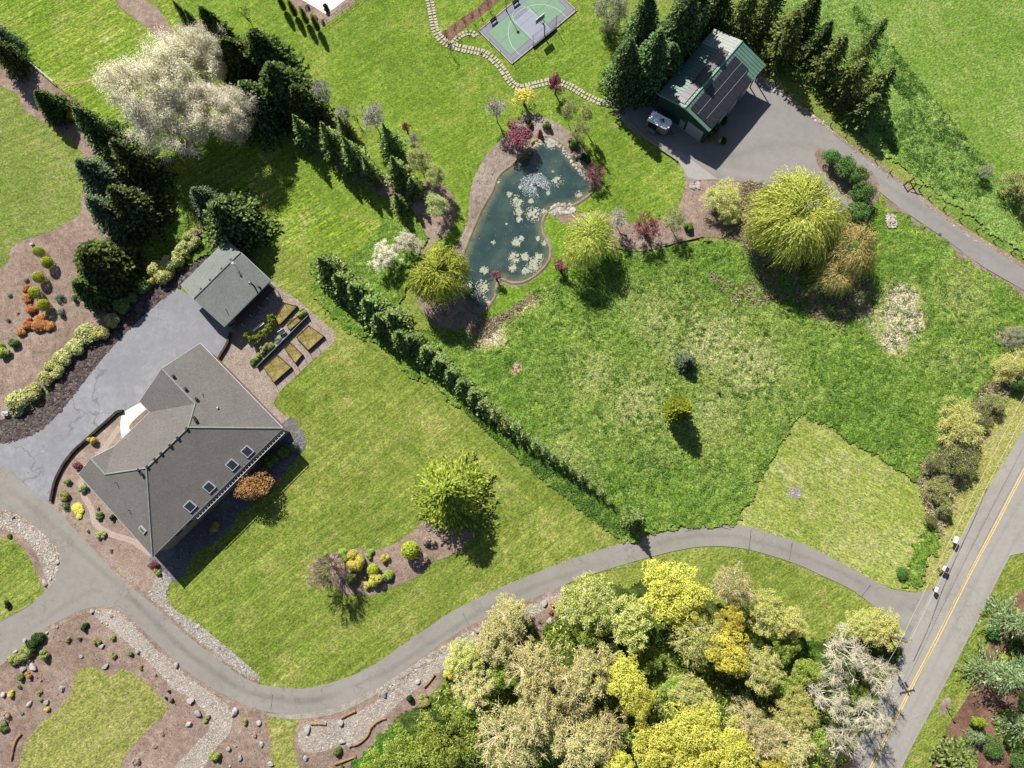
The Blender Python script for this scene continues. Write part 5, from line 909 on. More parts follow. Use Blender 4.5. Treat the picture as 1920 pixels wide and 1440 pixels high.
def bush(mat,seed,n_=2200,leaf=.14,lobes=7,hf=.8,core=True,ball=False):
    """unit bush: radius 1, height hf*2 ..., base at 0"""
    global rng; keep=rng; rng=np.random.default_rng(seed)
    if ball: cc=np.array([[0,0,.72]]); rc=np.array([.93])
    else:
        a=rng.uniform(0,6.28,lobes); q=np.sqrt(rng.random(lobes))*.6; cc=np.stack([q*np.cos(a),q*np.sin(a),rng.uniform(.3,.75,lobes)*hf],1); rc=rng.uniform(.32,.5,lobes)
    w=rc**2/np.sum(rc**2); idx=rng.choice(len(rc),n_,p=w); dd=rdir(n_); dd[:,2]=np.where(rng.random(n_)<.7,np.abs(dd[:,2]),dd[:,2]); C=cc[idx]+dd*(rc[idx]*rng.uniform(.82,1.06,n_))[:,None]*[1,1,.85 if ball else 1]; C[:,2]=np.maximum(C[:,2],.02)
    nm=unit(dd+rdir(n_)*.6+np.array([0,0,.3])); U=unit(np.cross(nm,rdir(n_))); V=np.cross(nm,U)*leaf*.4; U=U*leaf*(.5+.8*rng.random((n_,1)))*.6
    me=leaves('foliage',C,U,V,mat); rng=keep; return me
# ---- leaf materials
L_dark=leafmat('fir_dark',[DL(34,50,26),DL(64,84,42),DL(24,36,20),DL(122,142,82),DL(50,68,34),DL(146,164,104)],0.15)
L_cedar=leafmat('cedar_dark',[DL(38,52,26),DL(80,98,48),DL(28,40,24),DL(128,146,82),DL(60,78,40)],0.2)
L_blue=leafmat('fir_blue',[DL(50,66,44),DL(96,114,84),DL(34,48,32),DL(140,158,120),DL(72,90,62)],0.15)
L_fir=leafmat('fir_green',[DL(58,86,36),DL(112,142,66),DL(40,62,28),DL(168,190,116),DL(88,116,54),DL(186,204,138)],0.22)
L_barn=leafmat('fir_barn',[DL(42,70,36),DL(88,118,66),DL(30,50,26),DL(144,170,112),DL(64,94,48)],0.2)
L_gold=leafmat('gold_cedar',[DL(80,105,36),DL(152,165,58),DL(48,68,28),DL(205,208,95),DL(112,135,46)],0.25)
L_olive=leafmat('fir_olive',[DL(62,82,38),DL(112,132,66),DL(42,58,28),DL(160,172,104),DL(82,100,48)],0.2)
L_deod=leafmat('deodar',[DL(95,125,72),DL(150,175,118),DL(70,95,55),DL(200,215,165)],0.25)
L_yel=leafmat('maple_yellow',[DL(205,200,78),DL(238,235,105),DL(170,170,48),DL(248,246,150),DL(190,192,62)],0.35)
L_pale=leafmat('pale_yellow',[DL(186,196,86),DL(222,226,128),DL(148,166,66),DL(240,240,162),DL(198,208,104)],0.35)
L_tan=leafmat('tan_bud',[DL(202,196,112),DL(232,224,150),DL(150,158,74),DL(246,238,180),DL(176,188,92)],0.35)
L_yor=leafmat('yellow_orange',[DL(205,195,66),DL(236,222,100),DL(172,168,54),DL(242,232,135)],0.35)
L_green=leafmat('fresh_green',[DL(120,152,48),DL(168,192,82),DL(82,112,36),DL(205,218,120),DL(140,172,66)],0.35)
L_will=leafmat('willow_yellow',[DL(186,198,76),DL(218,224,112),DL(146,165,54),DL(238,238,150)],0.35)
L_willg=leafmat('willow_green',[DL(160,178,58),DL(196,206,92),DL(120,145,44),DL(218,222,120)],0.35)
L_wtan=leafmat('willow_tan',[DL(178,168,92),DL(212,200,128),DL(145,142,68),DL(228,216,150)],0.3)
L_purp=leafmat('plum',[DL(120,62,74),DL(158,98,106),DL(82,42,52),DL(190,128,128)],0.25)
L_white=leafmat('blossom_white',[DL(242,236,214,.9),DL(253,250,238,.9),DL(210,205,172,.85),DL(232,227,190,.9),DL(180,176,146,.9)],0.35)
L_wgr=leafmat('blossom_pale',[DL(225,218,196),DL(200,198,162),DL(242,236,220),DL(175,170,140)],0.35)
L_pgr=leafmat('birch_green',[DL(175,190,105),DL(200,210,135),DL(150,165,85)],0.4)
L_top=leafmat('topiary',[DL(158,172,42),DL(188,198,68),DL(125,142,36),DL(212,214,95)],0.2)
L_rho=leafmat('rhododendron',[DL(150,160,82),DL(200,202,125),DL(105,120,60),DL(228,225,170)],0.2)
L_rhod=leafmat('rhodo_dark',[DL(88,118,58),DL(130,158,92),DL(62,88,46)],0.2)
L_org=leafmat('orange_shrub',[DL(182,122,68),DL(212,152,92),DL(148,96,52),DL(222,172,118)],0.2)
L_brn=leafmat('orange_brown',[DL(165,126,70),DL(202,162,102),DL(128,95,50),DL(222,190,135)],0.2)
L_sgr=leafmat('shrub_green',[DL(85,115,48),DL(125,152,75),DL(60,85,38),DL(155,178,100)],0.25)
L_gg=leafmat('grey_green',[DL(110,128,98),DL(150,165,135),DL(78,95,72)],0.2)
L_ye=leafmat('bright_yellow',[DL(222,212,88),DL(238,230,125),DL(195,185,70)],0.3)
L_bram=leafmat('bramble',[DL(132,142,70),DL(186,192,112),DL(86,98,44),DL(214,216,148)],0.25)
L_arb=leafmat('arborvitae',[DL(118,136,36),DL(150,162,55),DL(85,102,30),DL(172,180,75)],0.15)
L_dk=leafmat('dark_hedge',[DL(45,62,34),DL(75,95,52),DL(32,46,28)],0.15)
L_wlich=leafmat('lichen_bud',[DL(215,205,168),DL(240,234,208),DL(190,188,138),DL(250,246,228)],0.3)
L_brown=leafmat('brown_twig',[DL(175,155,135),DL(205,185,165),DL(140,122,105)],0.2)
L_firs=leafmat('young_fir',[DL(92,120,60),DL(150,174,100),DL(60,82,38),DL(190,205,138),DL(118,145,76)],.25)
# ---- prototypes, built once; trees are (nominal h, nominal r, [(part name, mesh)])
PROTO={}
def trunkmesh(h,r,cc=None,mat=None,lean=0):
    m=MB(); m.tube([(0,0,-.1),(0,0,h*.35),(0,0,h*.8)],[r,r*.7,r*.2],7)
    if cc is not None:
        for c in cc[::3]:
            z0=min(h*.45,max(.25*h,c[2]*.5)); m.tube([(0,0,z0),(c[0]*.5,c[1]*.5,(z0+c[2])*.5+.2),(c[0],c[1],c[2])],[r*.4,r*.25,r*.1],4,False)
    me=m.mesh('trunk'); me.materials.append(mat or m_bark); return me
def proto(key,k):
    kk=(key,k)
    if kk in PROTO: return PROTO[kk]
    sd=abs(hash(key))%1 + sum(map(ord,key))*7+k*101
    def con(h,r,mat,**q): return (h,r,[('crown',conifer(h,r,mat,sd,**q)),('trunk',trunkmesh(h,.22*h/12))])
    def bro(h,r,mat,bark=None,**q): c,cc=broad(h,r,mat,sd,**q); return (h,r,[('crown',c),('trunk',trunkmesh(h,.2,cc,bark))])
    def bar(h,r,mat,lmat=None,ln=0,ls=.12,**q):
        t,c,tips=bare(h,r,sd,**q); t.materials.append(mat); c.materials.append(mat); P=[('trunk',t),('branches',c)]
        if lmat:
            g=np.random.default_rng(sd); idx=g.integers(0,len(tips),ln); C=tips[idx]+g.normal(0,.22,(ln,3)); U=unit(g.normal(size=(ln,3)))*ls*g.uniform(.6,1.3,(ln,1))*.6; V=unit(np.cross(U,g.normal(size=(ln,3))))*ls*.45
            P.append(('blossom' if 'bl' in key else 'foliage',leaves('crown',C,U,V,lmat)))
        return (h,r,P)
    T=dict(
     fir_dark=lambda:con(13,4.8,L_dark,pw=.72,sl=.5,sw=.15), cedar=lambda:con(14,4.0,L_cedar,dens=1.15,sl=.5,sw=.16,pw=.66,droop=.35), fir_blue=lambda:con(13,4.8,L_blue,pw=.7,sl=.5,sw=.15),
     fir_green=lambda:con(8,2.5,L_fir,dens=1.0,pw=.95,up=.15,droop=.15), fir_small=lambda:con(4,1.7,L_firs,dens=.8,sl=.42,sw=.09,up=.2,droop=.1,pw=.85), fir_barn=lambda:con(14,5.2,L_barn,dens=1.15,pw=.6,sl=.5,sw=.17), 
     gold=lambda:con(12,6.3,L_gold,dens=1.0,pw=.66,droop=.22,sl=.6,sw=.095,up=.0,gap=.10), olive=lambda:con(13,4.6,L_olive,dens=.85,gap=.12,pw=.6,sl=.55,sw=.16), deodar=lambda:con(10,5.8,L_deod,dens=.7,sl=.85,sw=.10,pw=.7,droop=.0,gap=.15),
     yew=lambda:con(7,2.6,L_blue,pw=.6), arb=lambda:(7,1.6,[('crown',conifer(7,1.6,L_arb,sd,dens=1.5,pw=.35,droop=-.6,sl=.3,sw=.1)),('trunk',trunkmesh(6,.12))]),
     m_yel=lambda:bro(11,5.4,L_yel,n_=10000,K=130,leaf=.2,clump=.15), m_pale=lambda:wispy(10,4.8,L_pale,m_tbark,sd,9000,150,.22,.12,.08,.02,.07,2,4), m_tan=lambda:wispy(10,4.8,L_tan,m_tbark,sd,9500,150,.23,.12,.1,.024,.08,2,6), m_yor=lambda:bro(10,4.7,L_yor,n_=8500,K=110,leaf=.19,clump=.15),
     m_green=lambda:bro(7,3.9,L_green,n_=8000,K=110,leaf=.17,base=.05,clump=.15), willow=lambda:(8,4.4,[('crown',willow(8,4.4,L_will,sd,1100,.05)),('inner_foliage',broad(7.6,3.7,L_will,sd,2600,40,base=.25,leaf=.15)[0]),('trunk',trunkmesh(6,.3))]), willow_big=lambda:(12,7.2,[('crown',willow(12,7.2,L_will,sd,2600,.06)),('inner_foliage',broad(11.2,6.2,L_will,sd,7000,60,base=.15,leaf=.2)[0]),('trunk',trunkmesh(9,.4))]),
     willow_g=lambda:(8.5,4.2,[('crown',willow(8.5,4.2,L_willg,sd,1500,.075)),('inner_foliage',broad(8,3.6,L_willg,sd,6000,40,base=.05,leaf=.17)[0]),('trunk',trunkmesh(6,.3))]), willow_t=lambda:(8,4.4,[('crown',willow(8,4.4,L_wtan,sd,900,.05)),('inner_foliage',broad(7.5,4,L_wtan,sd,3000,40,base=.1,leaf=.15)[0]),('trunk',trunkmesh(6,.3))]),
     shrub_y=lambda:wispy(4.5,3.3,L_pale,m_tbark,sd,8500,110,.13,.15,.0,.014,.05,3,4), cherry=lambda:wispy(16,7,L_white,m_tbark,sd,38000,190,.165,.15,.12,.02,.09,3,5,.5), cherry2=lambda:wispy(14,6,L_white,m_tbark,sd,26000,150,.15,.16,.12,.02,.08,3,6,.5),
     crab=lambda:wispy(5,2.8,L_white,m_bark,sd,6500,60,.14,.15,.2,.012,.04,1,4),
     white_bare=lambda:wispy(10,5.4,L_wlich,m_lich,sd,2600,85,.12,.15,.05,.028,.075,2,8), tan_bare=lambda:wispy(10,4.8,L_tan,m_tbark,sd,6000,140,.2,.13,.08,.026,.07,2,7),
     brown_bare=lambda:wispy(7,4,L_brown,plain('red_bark',D(190,162,148),.95),sd,1600,130,.1,.15,.05,.02,.05,3,12,.8), road_tree=lambda:bar(13,7,m_bark,None,0,dep=6,nch=3,spread=.7,r0=.35,minr=.03,thick=1.2,up=.05),
     plum=lambda:bro(5,2.2,L_purp,n_=2600,K=34,leaf=.16,clump=.24,base=.25), plum_s=lambda:bro(3,1.2,L_purp,n_=900,K=18,leaf=.13,base=.3), plum_open=lambda:wispy(5.5,2.6,L_purp,m_bark,sd,3200,70,.13,.15,.1,.014,.04,3,4,.8),
     birch_bare=lambda:wispy(7,1.7,None,m_birch,sd,1,80,.1,.22,.15,.024,.04,1,9,.6,.1), birch_green=lambda:wispy(7,2,L_pgr,m_birch,sd,3400,60,.15,.2,.12,.012,.03,1,4,.6,.09), sap=lambda:wispy(3.5,1,None,m_bark,sd,1,16,.1,.25,.3,.014,.025,1,4,.6,.05),
     bram=lambda:wispy(3.5,3.1,L_bram,m_gbark,sd,6000,90,.13,.16,.0,.014,.045,3,5), oak_o=lambda:bro(4.5,2.7,L_brn,n_=5200,K=46,leaf=.17,base=.15,clump=.3,flat=1), golden_small=lambda:bro(3.6,1.5,L_ye,n_=1100,K=22,leaf=.14,base=.2),
     dense_dark=lambda:bro(5,3,L_dk,n_=6500,K=45,leaf=.17,base=.0), laurel=lambda:bro(4,2.4,leafmat('laurel',[DL(75,115,52),DL(110,150,78),DL(52,85,42),DL(135,170,98)],.2),n_=5500,K=40,leaf=.17,base=.0,clump=.32),
     greyshrub=lambda:wispy(5.5,3.4,leafmat('grey_shrub',[DL(165,175,135),DL(190,195,160),DL(140,150,110)],.3),m_gbark,sd,6500,80,.14,.17,.05,.015,.05,2,5))
    B=dict(ball=(L_top,dict(ball=True,n_=1700,leaf=.13)),bush_y=(L_rho,{}),bush_d=(L_rhod,{}),bush_o=(L_org,dict(hf=.6)),bush_g=(L_sgr,{}),bush_gg=(L_gg,dict(n_=900)),bush_ye=(L_ye,dict(hf=.6)),bush_b=(L_brn,{}),bush_p=(L_purp,dict(n_=900)),bush_fg=(L_green,{}),hedge=(L_arb,dict(n_=1400,hf=1.1)),bush_go=(L_yel,dict(hf=.9)),bush_br=(L_brown,dict(n_=900)),bush_bk=(L_dk,{}),bush_ol=(L_bram,{}))
    if key in T: r_=T[key]()
    else: mt,q=B[key]; r_=(1,1,[('foliage',bush(mt,sd,**q)),('stem',trunkmesh(.7,.05))])
    PROTO[kk]=r_; return r_
def plant(key,px,py,rp,h,label,name=None,cat='tree',group=None,k=None,zf=.45,variants=3):
    """px,py: middle of the crown as photographed, rp its radius in photo pixels"""
    zc=h*zf; c=G(px,py,zc); R=np.linalg.norm(G(px+rp,py,zc)-G(px-rp,py,zc))/2
    k=(int(px*7+py*13)%variants) if k is None else k; nh,nr,parts=proto(key,k)
    nm=name or ('conifer_tree' if key.startswith(('fir','cedar','gold','olive','deodar','yew')) else 'shrub' if nh==1 else 'deciduous_tree')
    o=empty(nm,(c[0],c[1],.04),random.uniform(0,6.28),label,cat,group); s_=R/nr
    for pn,me in parts:
        q=bpy.data.objects.new(pn,me); COL.objects.link(q); q.parent=o; q.scale=(s_,s_,h/nh)
    return o
# ---- the named trees
def many(rows,**kw):
    for r_ in rows: plant(*r_[:6],**dict(kw,**(r_[6] if len(r_)>6 else {})))
many([
 ('fir_dark',188,246,51,13,'dark conifer at the top of the tall clump left of the white blossoming tree'),('fir_dark',252,300,53,12,'dark conifer on the right shoulder of the tall left clump'),
 ('fir_blue',190,335,58,11.5,'blue-grey conifer bulging on the left side of the tall clump'),('fir_dark',248,385,60,12,'darkest conifer in the middle of the left clump'),('fir_blue',205,400,52,11,'blue-green conifer just above the greenish cedar of the left clump'),
 ('cedar',190,492,70,10,'broad olive cedar at the bottom of the left clump beside the orange shrubs'),('cedar',170,545,39,8,'low bright-green cedar skirt at the foot of the left clump'),
 ('fir_dark',430,408,77,10.5,'big dark conifer casting shade over the small outbuilding'),('fir_blue',385,375,42,8,'grey-green conifer left of the big dark one behind the outbuilding'),
 ('cedar',415,72,44,14,'dark cedar at the upper end of the belt beside the white blossom'),('cedar',448,118,57,12.0,'second tall cedar down the upper belt'),('cedar',500,105,62,12.0,'pointed cedar rising highest against the lawn in the upper belt'),('cedar',530,165,66,12.0,'wide dark cedar in the middle of the upper belt'),('fir_dark',480,195,66,11.200000000000001,'shaded cedar on the left flank of the upper belt'),('cedar',568,195,47,9.600000000000001,'cedar on the right flank of the upper belt'),
 ('fir_dark',372,55,21,9,'narrow dark conifer behind the top of the white blossom'),('fir_dark',345,30,16,7,'small dark conifer beside the farm track at the top'),
 ('fir_green',568,245,30,9,'first blue-green fir below the upper belt'),('fir_green',620,262,34,10,'second blue-green fir below the upper belt'),('fir_green',660,290,36,10,'third blue-green fir below the upper belt'),('fir_green',692,318,26,8,'shaded fir between the third fir and the bare white birch'),('fir_green',730,262,30,9,'tallest fir right of the bare white birch'),('fir_green',745,320,34,9,'dark fir below the tallest one beside the mulch'),('fir_green',775,350,24,6,'small fir at the lower end of the belt'),('fir_green',747,378,22,6,'pale small fir standing alone at the corner of the mown field'),
 ('fir_green',645,240,22,7,'small fir tucked behind the second and third firs'),
 ('cedar',95,195,35,7,'sprawling grey-green conifer on the bark path at upper left'),('fir_blue',-5,60,26,10,'blue conifer cut by the left edge under the corner'),('fir_dark',8,100,35,9,'dark conifer at the left edge beside the fence'),
 ('fir_barn',1172,130,48,14,'left-hand fir of the dense group beside the barn'),('fir_barn',1222,120,52,15,'middle fir of the dense group beside the barn'),('fir_barn',1252,122,46,10,'fir whose boughs touch the barn roof'),('fir_barn',1276,58,56,17,'fir behind the one touching the barn roof'),('fir_barn',1205,50,46,15,'fir at the back of the dense barn group'),('fir_barn',1300,12,52,17,'fir at the top edge directly behind the barn group'),('fir_dark',1345,15,46,11.9,'shaded dark fir at the top edge above the barn'),
 ('olive',1395,25,44,11.9,'dark olive conifer at the top edge right of the barn'),('olive',1440,15,46,11.9,'olive conifer between barn and upper pasture'),('olive',1472,70,50,11.9,'broad olive conifer at the left of the lane-side row'),('fir_dark',1510,35,42,11.049999999999999,'dark conifer at the top of the lane-side row'),
 ('olive',1558,110,42,11.049999999999999,'slender olive conifer in the middle of the lane-side row'),('olive',1595,150,46,10.2,'shaded olive conifer below the middle of the lane-side row'),('olive',1630,80,30,11.049999999999999,'golden-tipped conifer standing highest in the lane-side row'),('olive',1645,165,42,10.2,'feathery conifer facing the pasture'),('olive',1625,205,38,7.6499999999999995,'lowest conifer of the lane-side row'),('fir_dark',1535,80,38,10.2,'dark conifer behind the middle of the lane-side row')
],)
plant('gold',842,922,92,12,'big golden-green cedar on the island bed of the house lawn',zf=.42,variants=1)
# diagonal hedgerow of firs
hr=[(612,500,36,7),(640,530,32,6.5),(668,548,34,6.5),(693,575,34,6.5),(712,602,30,6),(738,600,34,6.2),(752,632,30,5.5),(772,640,28,5.2),(800,662,27,5),(822,682,26,4.8),(845,702,25,4.5),(866,722,24,4.5),(888,742,24,4.4),(905,760,22,4.3),(927,772,21,4.2),(946,790,20,4.1),(965,800,18,4),(982,815,16,3.8),(1003,832,17,3.7),(1022,842,15,3.6),(1038,855,16,3.5),(1056,866,16,3.4),(1072,880,14,3.3),(1090,892,16,3.3),(1108,908,12,3.0),(1126,922,11,2.8),(1143,938,9,2.4)]
for i,(x,y,r_,h) in enumerate(hr):
    plant('fir_green' if i<13 else 'fir_small',x,y,r_*1.12,h*1.12,'%s fir of the diagonal hedgerow counting from the outbuilding end'%ordn[i],group='firs of the diagonal hedgerow',cat='tree',variants=4)
plant('fir_green',1188,972,27,6.5,'lone fir beside the driveway at the lower end of the hedgerow')
plant('fir_blue',1287,678,25,3.6,'small blue spruce alone in the meadow'); plant('arb',1274,766,27,7.0,'egg-shaped golden arborvitae casting a long shadow in the meadow',name='arborvitae',zf=.6,variants=1); plant('fir_small',1347,733,7,1.4,'tiny seedling conifer right of the blue spruce')
# blossom and other leafless trees
many([('cherry',275,165,80,16,'largest white blossoming tree at upper left'),('cherry',345,130,68,15,'white blossoming tree leaning behind the largest one'),('cherry',310,225,74,13,'greyish blossoming tree low in the white group'),('cherry',415,205,62,13,'blossoming tree at the right of the white group beside the cedars'),('cherry',380,95,52,14,'blossoming tree at the top of the white group')],cat='blossoming tree',group='white blossoming trees',zf=.62)
plant('crab',722,480,30,4.5,'round white crab apple in full blossom beside the willow',zf=.7,cat='blossoming tree'); plant('crab',762,452,27,4.5,'looser white crab apple right of the round one',zf=.7,cat='blossoming tree')
many([('birch_bare',700,222,24,8,'bare white birch above the firs'),('birch_bare',930,205,19,6.5,'bare white birch beside the purple tree at the pond'),('birch_bare',606,175,18,7,'pale bare tree beside the upper cedar belt'),('birch_bare',645,215,16,6,'thin bare tree below the pale one beside the belt'),('birch_bare',1160,410,18,5.5,'bare white birch on the mulch beside the yellow willow'),
 ('birch_green',1085,245,18,8,'upright pale green birch at the head of the pond'),('birch_green',1068,205,16,8,'thin pale green tree above the pond birches'),('birch_green',1100,215,15,8,'second thin pale green tree above the pond'),('birch_green',785,300,24,7,'pale green sparse tree at the end of the fir belt'),('birch_green',815,330,20,7,'thin yellowish tree right of the sparse green one'),('birch_green',822,385,24,6,'leafless grey-green tree on the rounded mulch bed'),('birch_green',1265,412,20,6,'light green sapling right of the purple tree on the mulch'),('birch_bare',775,262,12,5,'thin sapling above the end of the fir belt')],zf=.6)
many([('plum',968,248,36,4.6,'dark purple plum leaning over the head of the pond'),('plum_open',1215,425,30,5.5,'open purple-pink plum on the mulch by the meadow'),('plum_s',1052,501,18,3,'small round purple plum at the meadow edge'),('plum_s',930,517,13,3,'tiny purple tree on the grassy pond bank'),('plum',1042,158,20,4.5,'purple plum standing on the stone path'),('plum_s',761,238,11,3.2,'small purple tree in a pale ring on the upper lawn'),('plum_open',1115,325,21,3.5,'purple shrub at the right bank of the pond')],zf=.65,cat='purple tree')
plant('golden_small',983,182,23,3.8,'small bright yellow tree on the stone path',zf=.65)
many([('sap',460,28,12,5,'bare sapling on the upper lawn by the pool garden'),('sap',843,86,8,3.4,'bare sapling casting a shadow beside the stone path'),('sap',836,66,7,2.5,'sapling at the low end of the bark strip'),('sap',852,53,6,2.5,'second sapling in the bark strip'),('sap',871,38,6,2.8,'third sapling in the bark strip'),('sap',885,28,6,2.8,'fourth sapling in the bark strip'),('sap',899,18,6,2.5,'fifth sapling in the bark strip'),('sap',915,4,6,2.5,'sapling at the top of the bark strip'),('sap',668,222,8,3,'thin sapling in the pale ring near the bare white birch')],zf=.6,cat='sapling')
many([('willow_g',826,520,48,8.5,'round lime-green willow at the left bank of the pond'),('willow',1104,455,50,8,'yellow weeping willow on the grassy bank right of the pond'),('willow_big',1492,412,78,10.5,'largest yellow weeping willow beside the yard'),('willow_t',1590,470,46,8,'tan-yellow willow at the right of the largest one'),('willow_t',1560,520,34,6,'low tan willow spilling into the meadow'),('willow',1425,445,24,5,'small yellow willow at the left foot of the largest one')],name='willow_tree',cat='willow',zf=.55)
many([('shrub_y',1352,375,38,4.5,'big yellow-green shrub between mulch bed and largest willow'),('shrub_y',1370,400,26,3,'lower half of the yellow-green shrubs near the largest willow'),('laurel',1560,298,19,3.5,'laurel at the tip of the planting island'),('laurel',1582,312,22,3.8,'second laurel of the planting island'),('laurel',1606,330,24,4,'third laurel of the planting island'),('laurel',1617,365,24,4,'fourth laurel of the planting island'),('laurel',1608,400,24,4,'lowest laurel of the planting island'),
 ('greyshrub',1146,30,34,6,'grey-green open shrub left of the barn firs'),('bram',1142,60,18,3,'dark tangled shrub under the grey-green one'),('bram',1905,350,36,4,'large olive shrub cut by the right edge of the pasture'),('bram',1935,390,26,4,'shaded shrub at the right edge of the pasture'),('greyshrub',1843,325,14,3,'small grey leafless shrub in the pasture'),('shrub_y',1890,690,38,3.5,'yellow-green roadside thicket near the right edge'),('laurel',1908,720,18,2.5,'dark green shrub at the top of the roadside thicket'),
 ('greyshrub',1898,632,26,2.5,'dead grey brush heap at the right edge'),('bram',1860,755,24,2.5,'low green bramble below the roadside thicket'),('shrub_y',1790,795,48,4.5,'largest pale yellow thicket beside the road'),('bram',1792,865,42,4,'dark bramble below the largest roadside thicket'),('bram',1745,870,20,3,'brown bramble on the left of the roadside thicket'),('bram',1755,915,26,3,'green bramble at the corner of the mown square'),('bram',1768,948,22,2.5,'dark bramble below the corner of the mown square'),('bram',1742,975,14,2,'lowest bramble along the mown square'),('bram',1838,790,22,2.5,'brown bramble on the road side of the thicket'),
 ('laurel',1690,1075,0.1+13,1.2,'low green weeds beside the driveway mouth')],cat='shrub',name='shrub',zf=.4)
plant('oak_o',473,914,35,5.5,'round orange-brown tree at the rear wall of the house',zf=.6,variants=1)
plant('brown_bare',612,1068,40,8,'bare reddish tree with a long branching shadow on the house lawn',zf=.6,variants=1)
# ---- the woods
many([('m_yel',1258,1105,70,11,'bright yellow maple at the top of the woods by the driveway'),('m_yel',1268,1135,54,10,'yellow maple crown directly below the topmost one'),('m_pale',1305,1195,52,10,'cream-yellow tree below the topmost maple'),('m_yor',1358,1215,54,10,'orange-yellow tree near the dark hollow of the woods'),('m_pale',1098,1125,56,10,'pale yellow tree at the upper left corner of the woods'),('m_pale',1175,1165,50,10,'soft tan-yellow tree between the two top crowns'),
 ('tan_bare',1372,1095,43,9,'leafless tan tree at the lawn side of the top maple'),('m_green',1100,1185,36,7,'fresh green tree at the left below the pale yellow one'),('m_pale',1440,1145,43,8,'pale tree standing out on the driveway lawn'),('m_pale',1475,1170,36,8,'smaller pale tree on the driveway lawn'),('m_pale',1425,1255,45,9,'cream tree at the right of the dark hollow'),
 ('m_yor',1365,1160,34,9,'amber crown at the upper right of the woods'),('m_yel',1165,1265,50,10,'yellow maple in the centre left of the woods'),('m_yel',1190,1310,45,10,'second yellow maple in the centre of the woods'),('m_tan',1110,1260,54,10,'tan budding tree left of the central maples'),('m_tan',1050,1290,59,10,'broad tan tree in the left centre of the woods'),('m_tan',1000,1245,52,9,'tan tree above the green shrubs'),
 ('m_tan',935,1195,52,8,'tan tree overhanging the driveway'),('m_pale',872,1235,38,7,'straw-yellow shrub tree at the gravel edge'),('m_tan',960,1150,36,6,'thin tan tree beside the driveway'),('m_tan',890,1290,41,7,'pale budding tree over the gravel garden'),('m_green',940,1265,41,6,'green undergrowth tree among the tan ones'),
 ('m_green',830,1395,70,7,'large fresh green thicket at the bottom'),('m_green',760,1415,52,5,'green thicket beside the gravel garden at the bottom'),('m_green',890,1325,50,6,'green thicket below the yellow shrub'),('dense_dark',830,1355,26,5,'small dark evergreen inside the green thicket'),('m_green',710,1440,38,4,'lowest green thicket at the bottom edge'),
 ('tan_bare',960,1385,68,10,'bare tan tree with dark gaps at the bottom left of the woods'),('tan_bare',1010,1340,54,10,'leafless branching tree in the left centre'),('tan_bare',1080,1390,56,10,'leafless tan tree at the bottom of the woods'),('m_tan',1130,1370,47,9,'tan tree left of the lowest yellow crowns'),
 ('m_yel',1225,1395,59,10,'yellow crown at the bottom centre'),('m_yel',1300,1370,72,11,'largest yellow maple low in the woods'),('m_yel',1360,1405,66,11,'yellow maple at the bottom right of the large one'),('m_yel',1285,1430,54,10,'yellow crown on the bottom edge'),('m_pale',1300,1300,43,9,'pale yellow tree above the largest low maple'),('m_yel',1160,1430,41,9,'small yellow crown at the bottom left of the maples'),
 ('tan_bare',1400,1345,41,9,'grey leafless tree right of the largest low maple'),('tan_bare',1425,1385,41,9,'grey-pink leafless tree near the bottom'),('m_yor',1445,1430,36,8,'yellow shrub tree at the bottom beside the grey ones'),('m_green',1470,1215,34,6,'bright green shrub tree left of the white bare trees'),('m_green',1220,1235,34,4,'green undergrowth in the hollow of the woods'),('m_green',1265,1290,31,4,'green shrub at the lower rim of the hollow'),('dense_dark',1390,1300,30,5,'dark evergreen at the shadowed rim of the hollow'),('m_green',1100,1345,29,5,'small green tree among the tan ones'),('dense_dark',1150,1215,24,5,'dark shrub under the pale trees'),
 ('white_bare',1580,1225,53,9.5,'whitest bare tree near the driveway mouth'),('white_bare',1645,1265,41,9,'white bare tree reaching over the road'),('white_bare',1555,1305,44,9,'white bare tree in the middle of the roadside group'),('white_bare',1625,1335,37,9,'lichen-grey tree leaning to the centre line'),('white_bare',1575,1380,36,9,'lichen-grey tree above the road shadow'),
 ('m_pale',1650,1180,43,6,'yellow-green tree at the inner corner of the driveway mouth'),('m_pale',1610,1175,31,6,'smaller yellow-green tree beside the driveway corner'),('m_green',1620,1310,25,5,'green tuft between the white trees'),('m_green',1510,1260,38,6,'green tree behind the white bare trees'),('m_green',1530,1400,52,5,'green thicket under the white trees'),('m_pale',1490,1330,45,7,'pale green tree left of the white bare group'),('m_green',1470,1290,31,6,'green shrub tree beside the dark evergreen'),('tan_bare',1480,1400,45,8,'brownish bare tree at the lower right of the woods'),('road_tree',1575,1470,70,13,'dark bare tree below the picture casting branches on the road')],zf=.55)
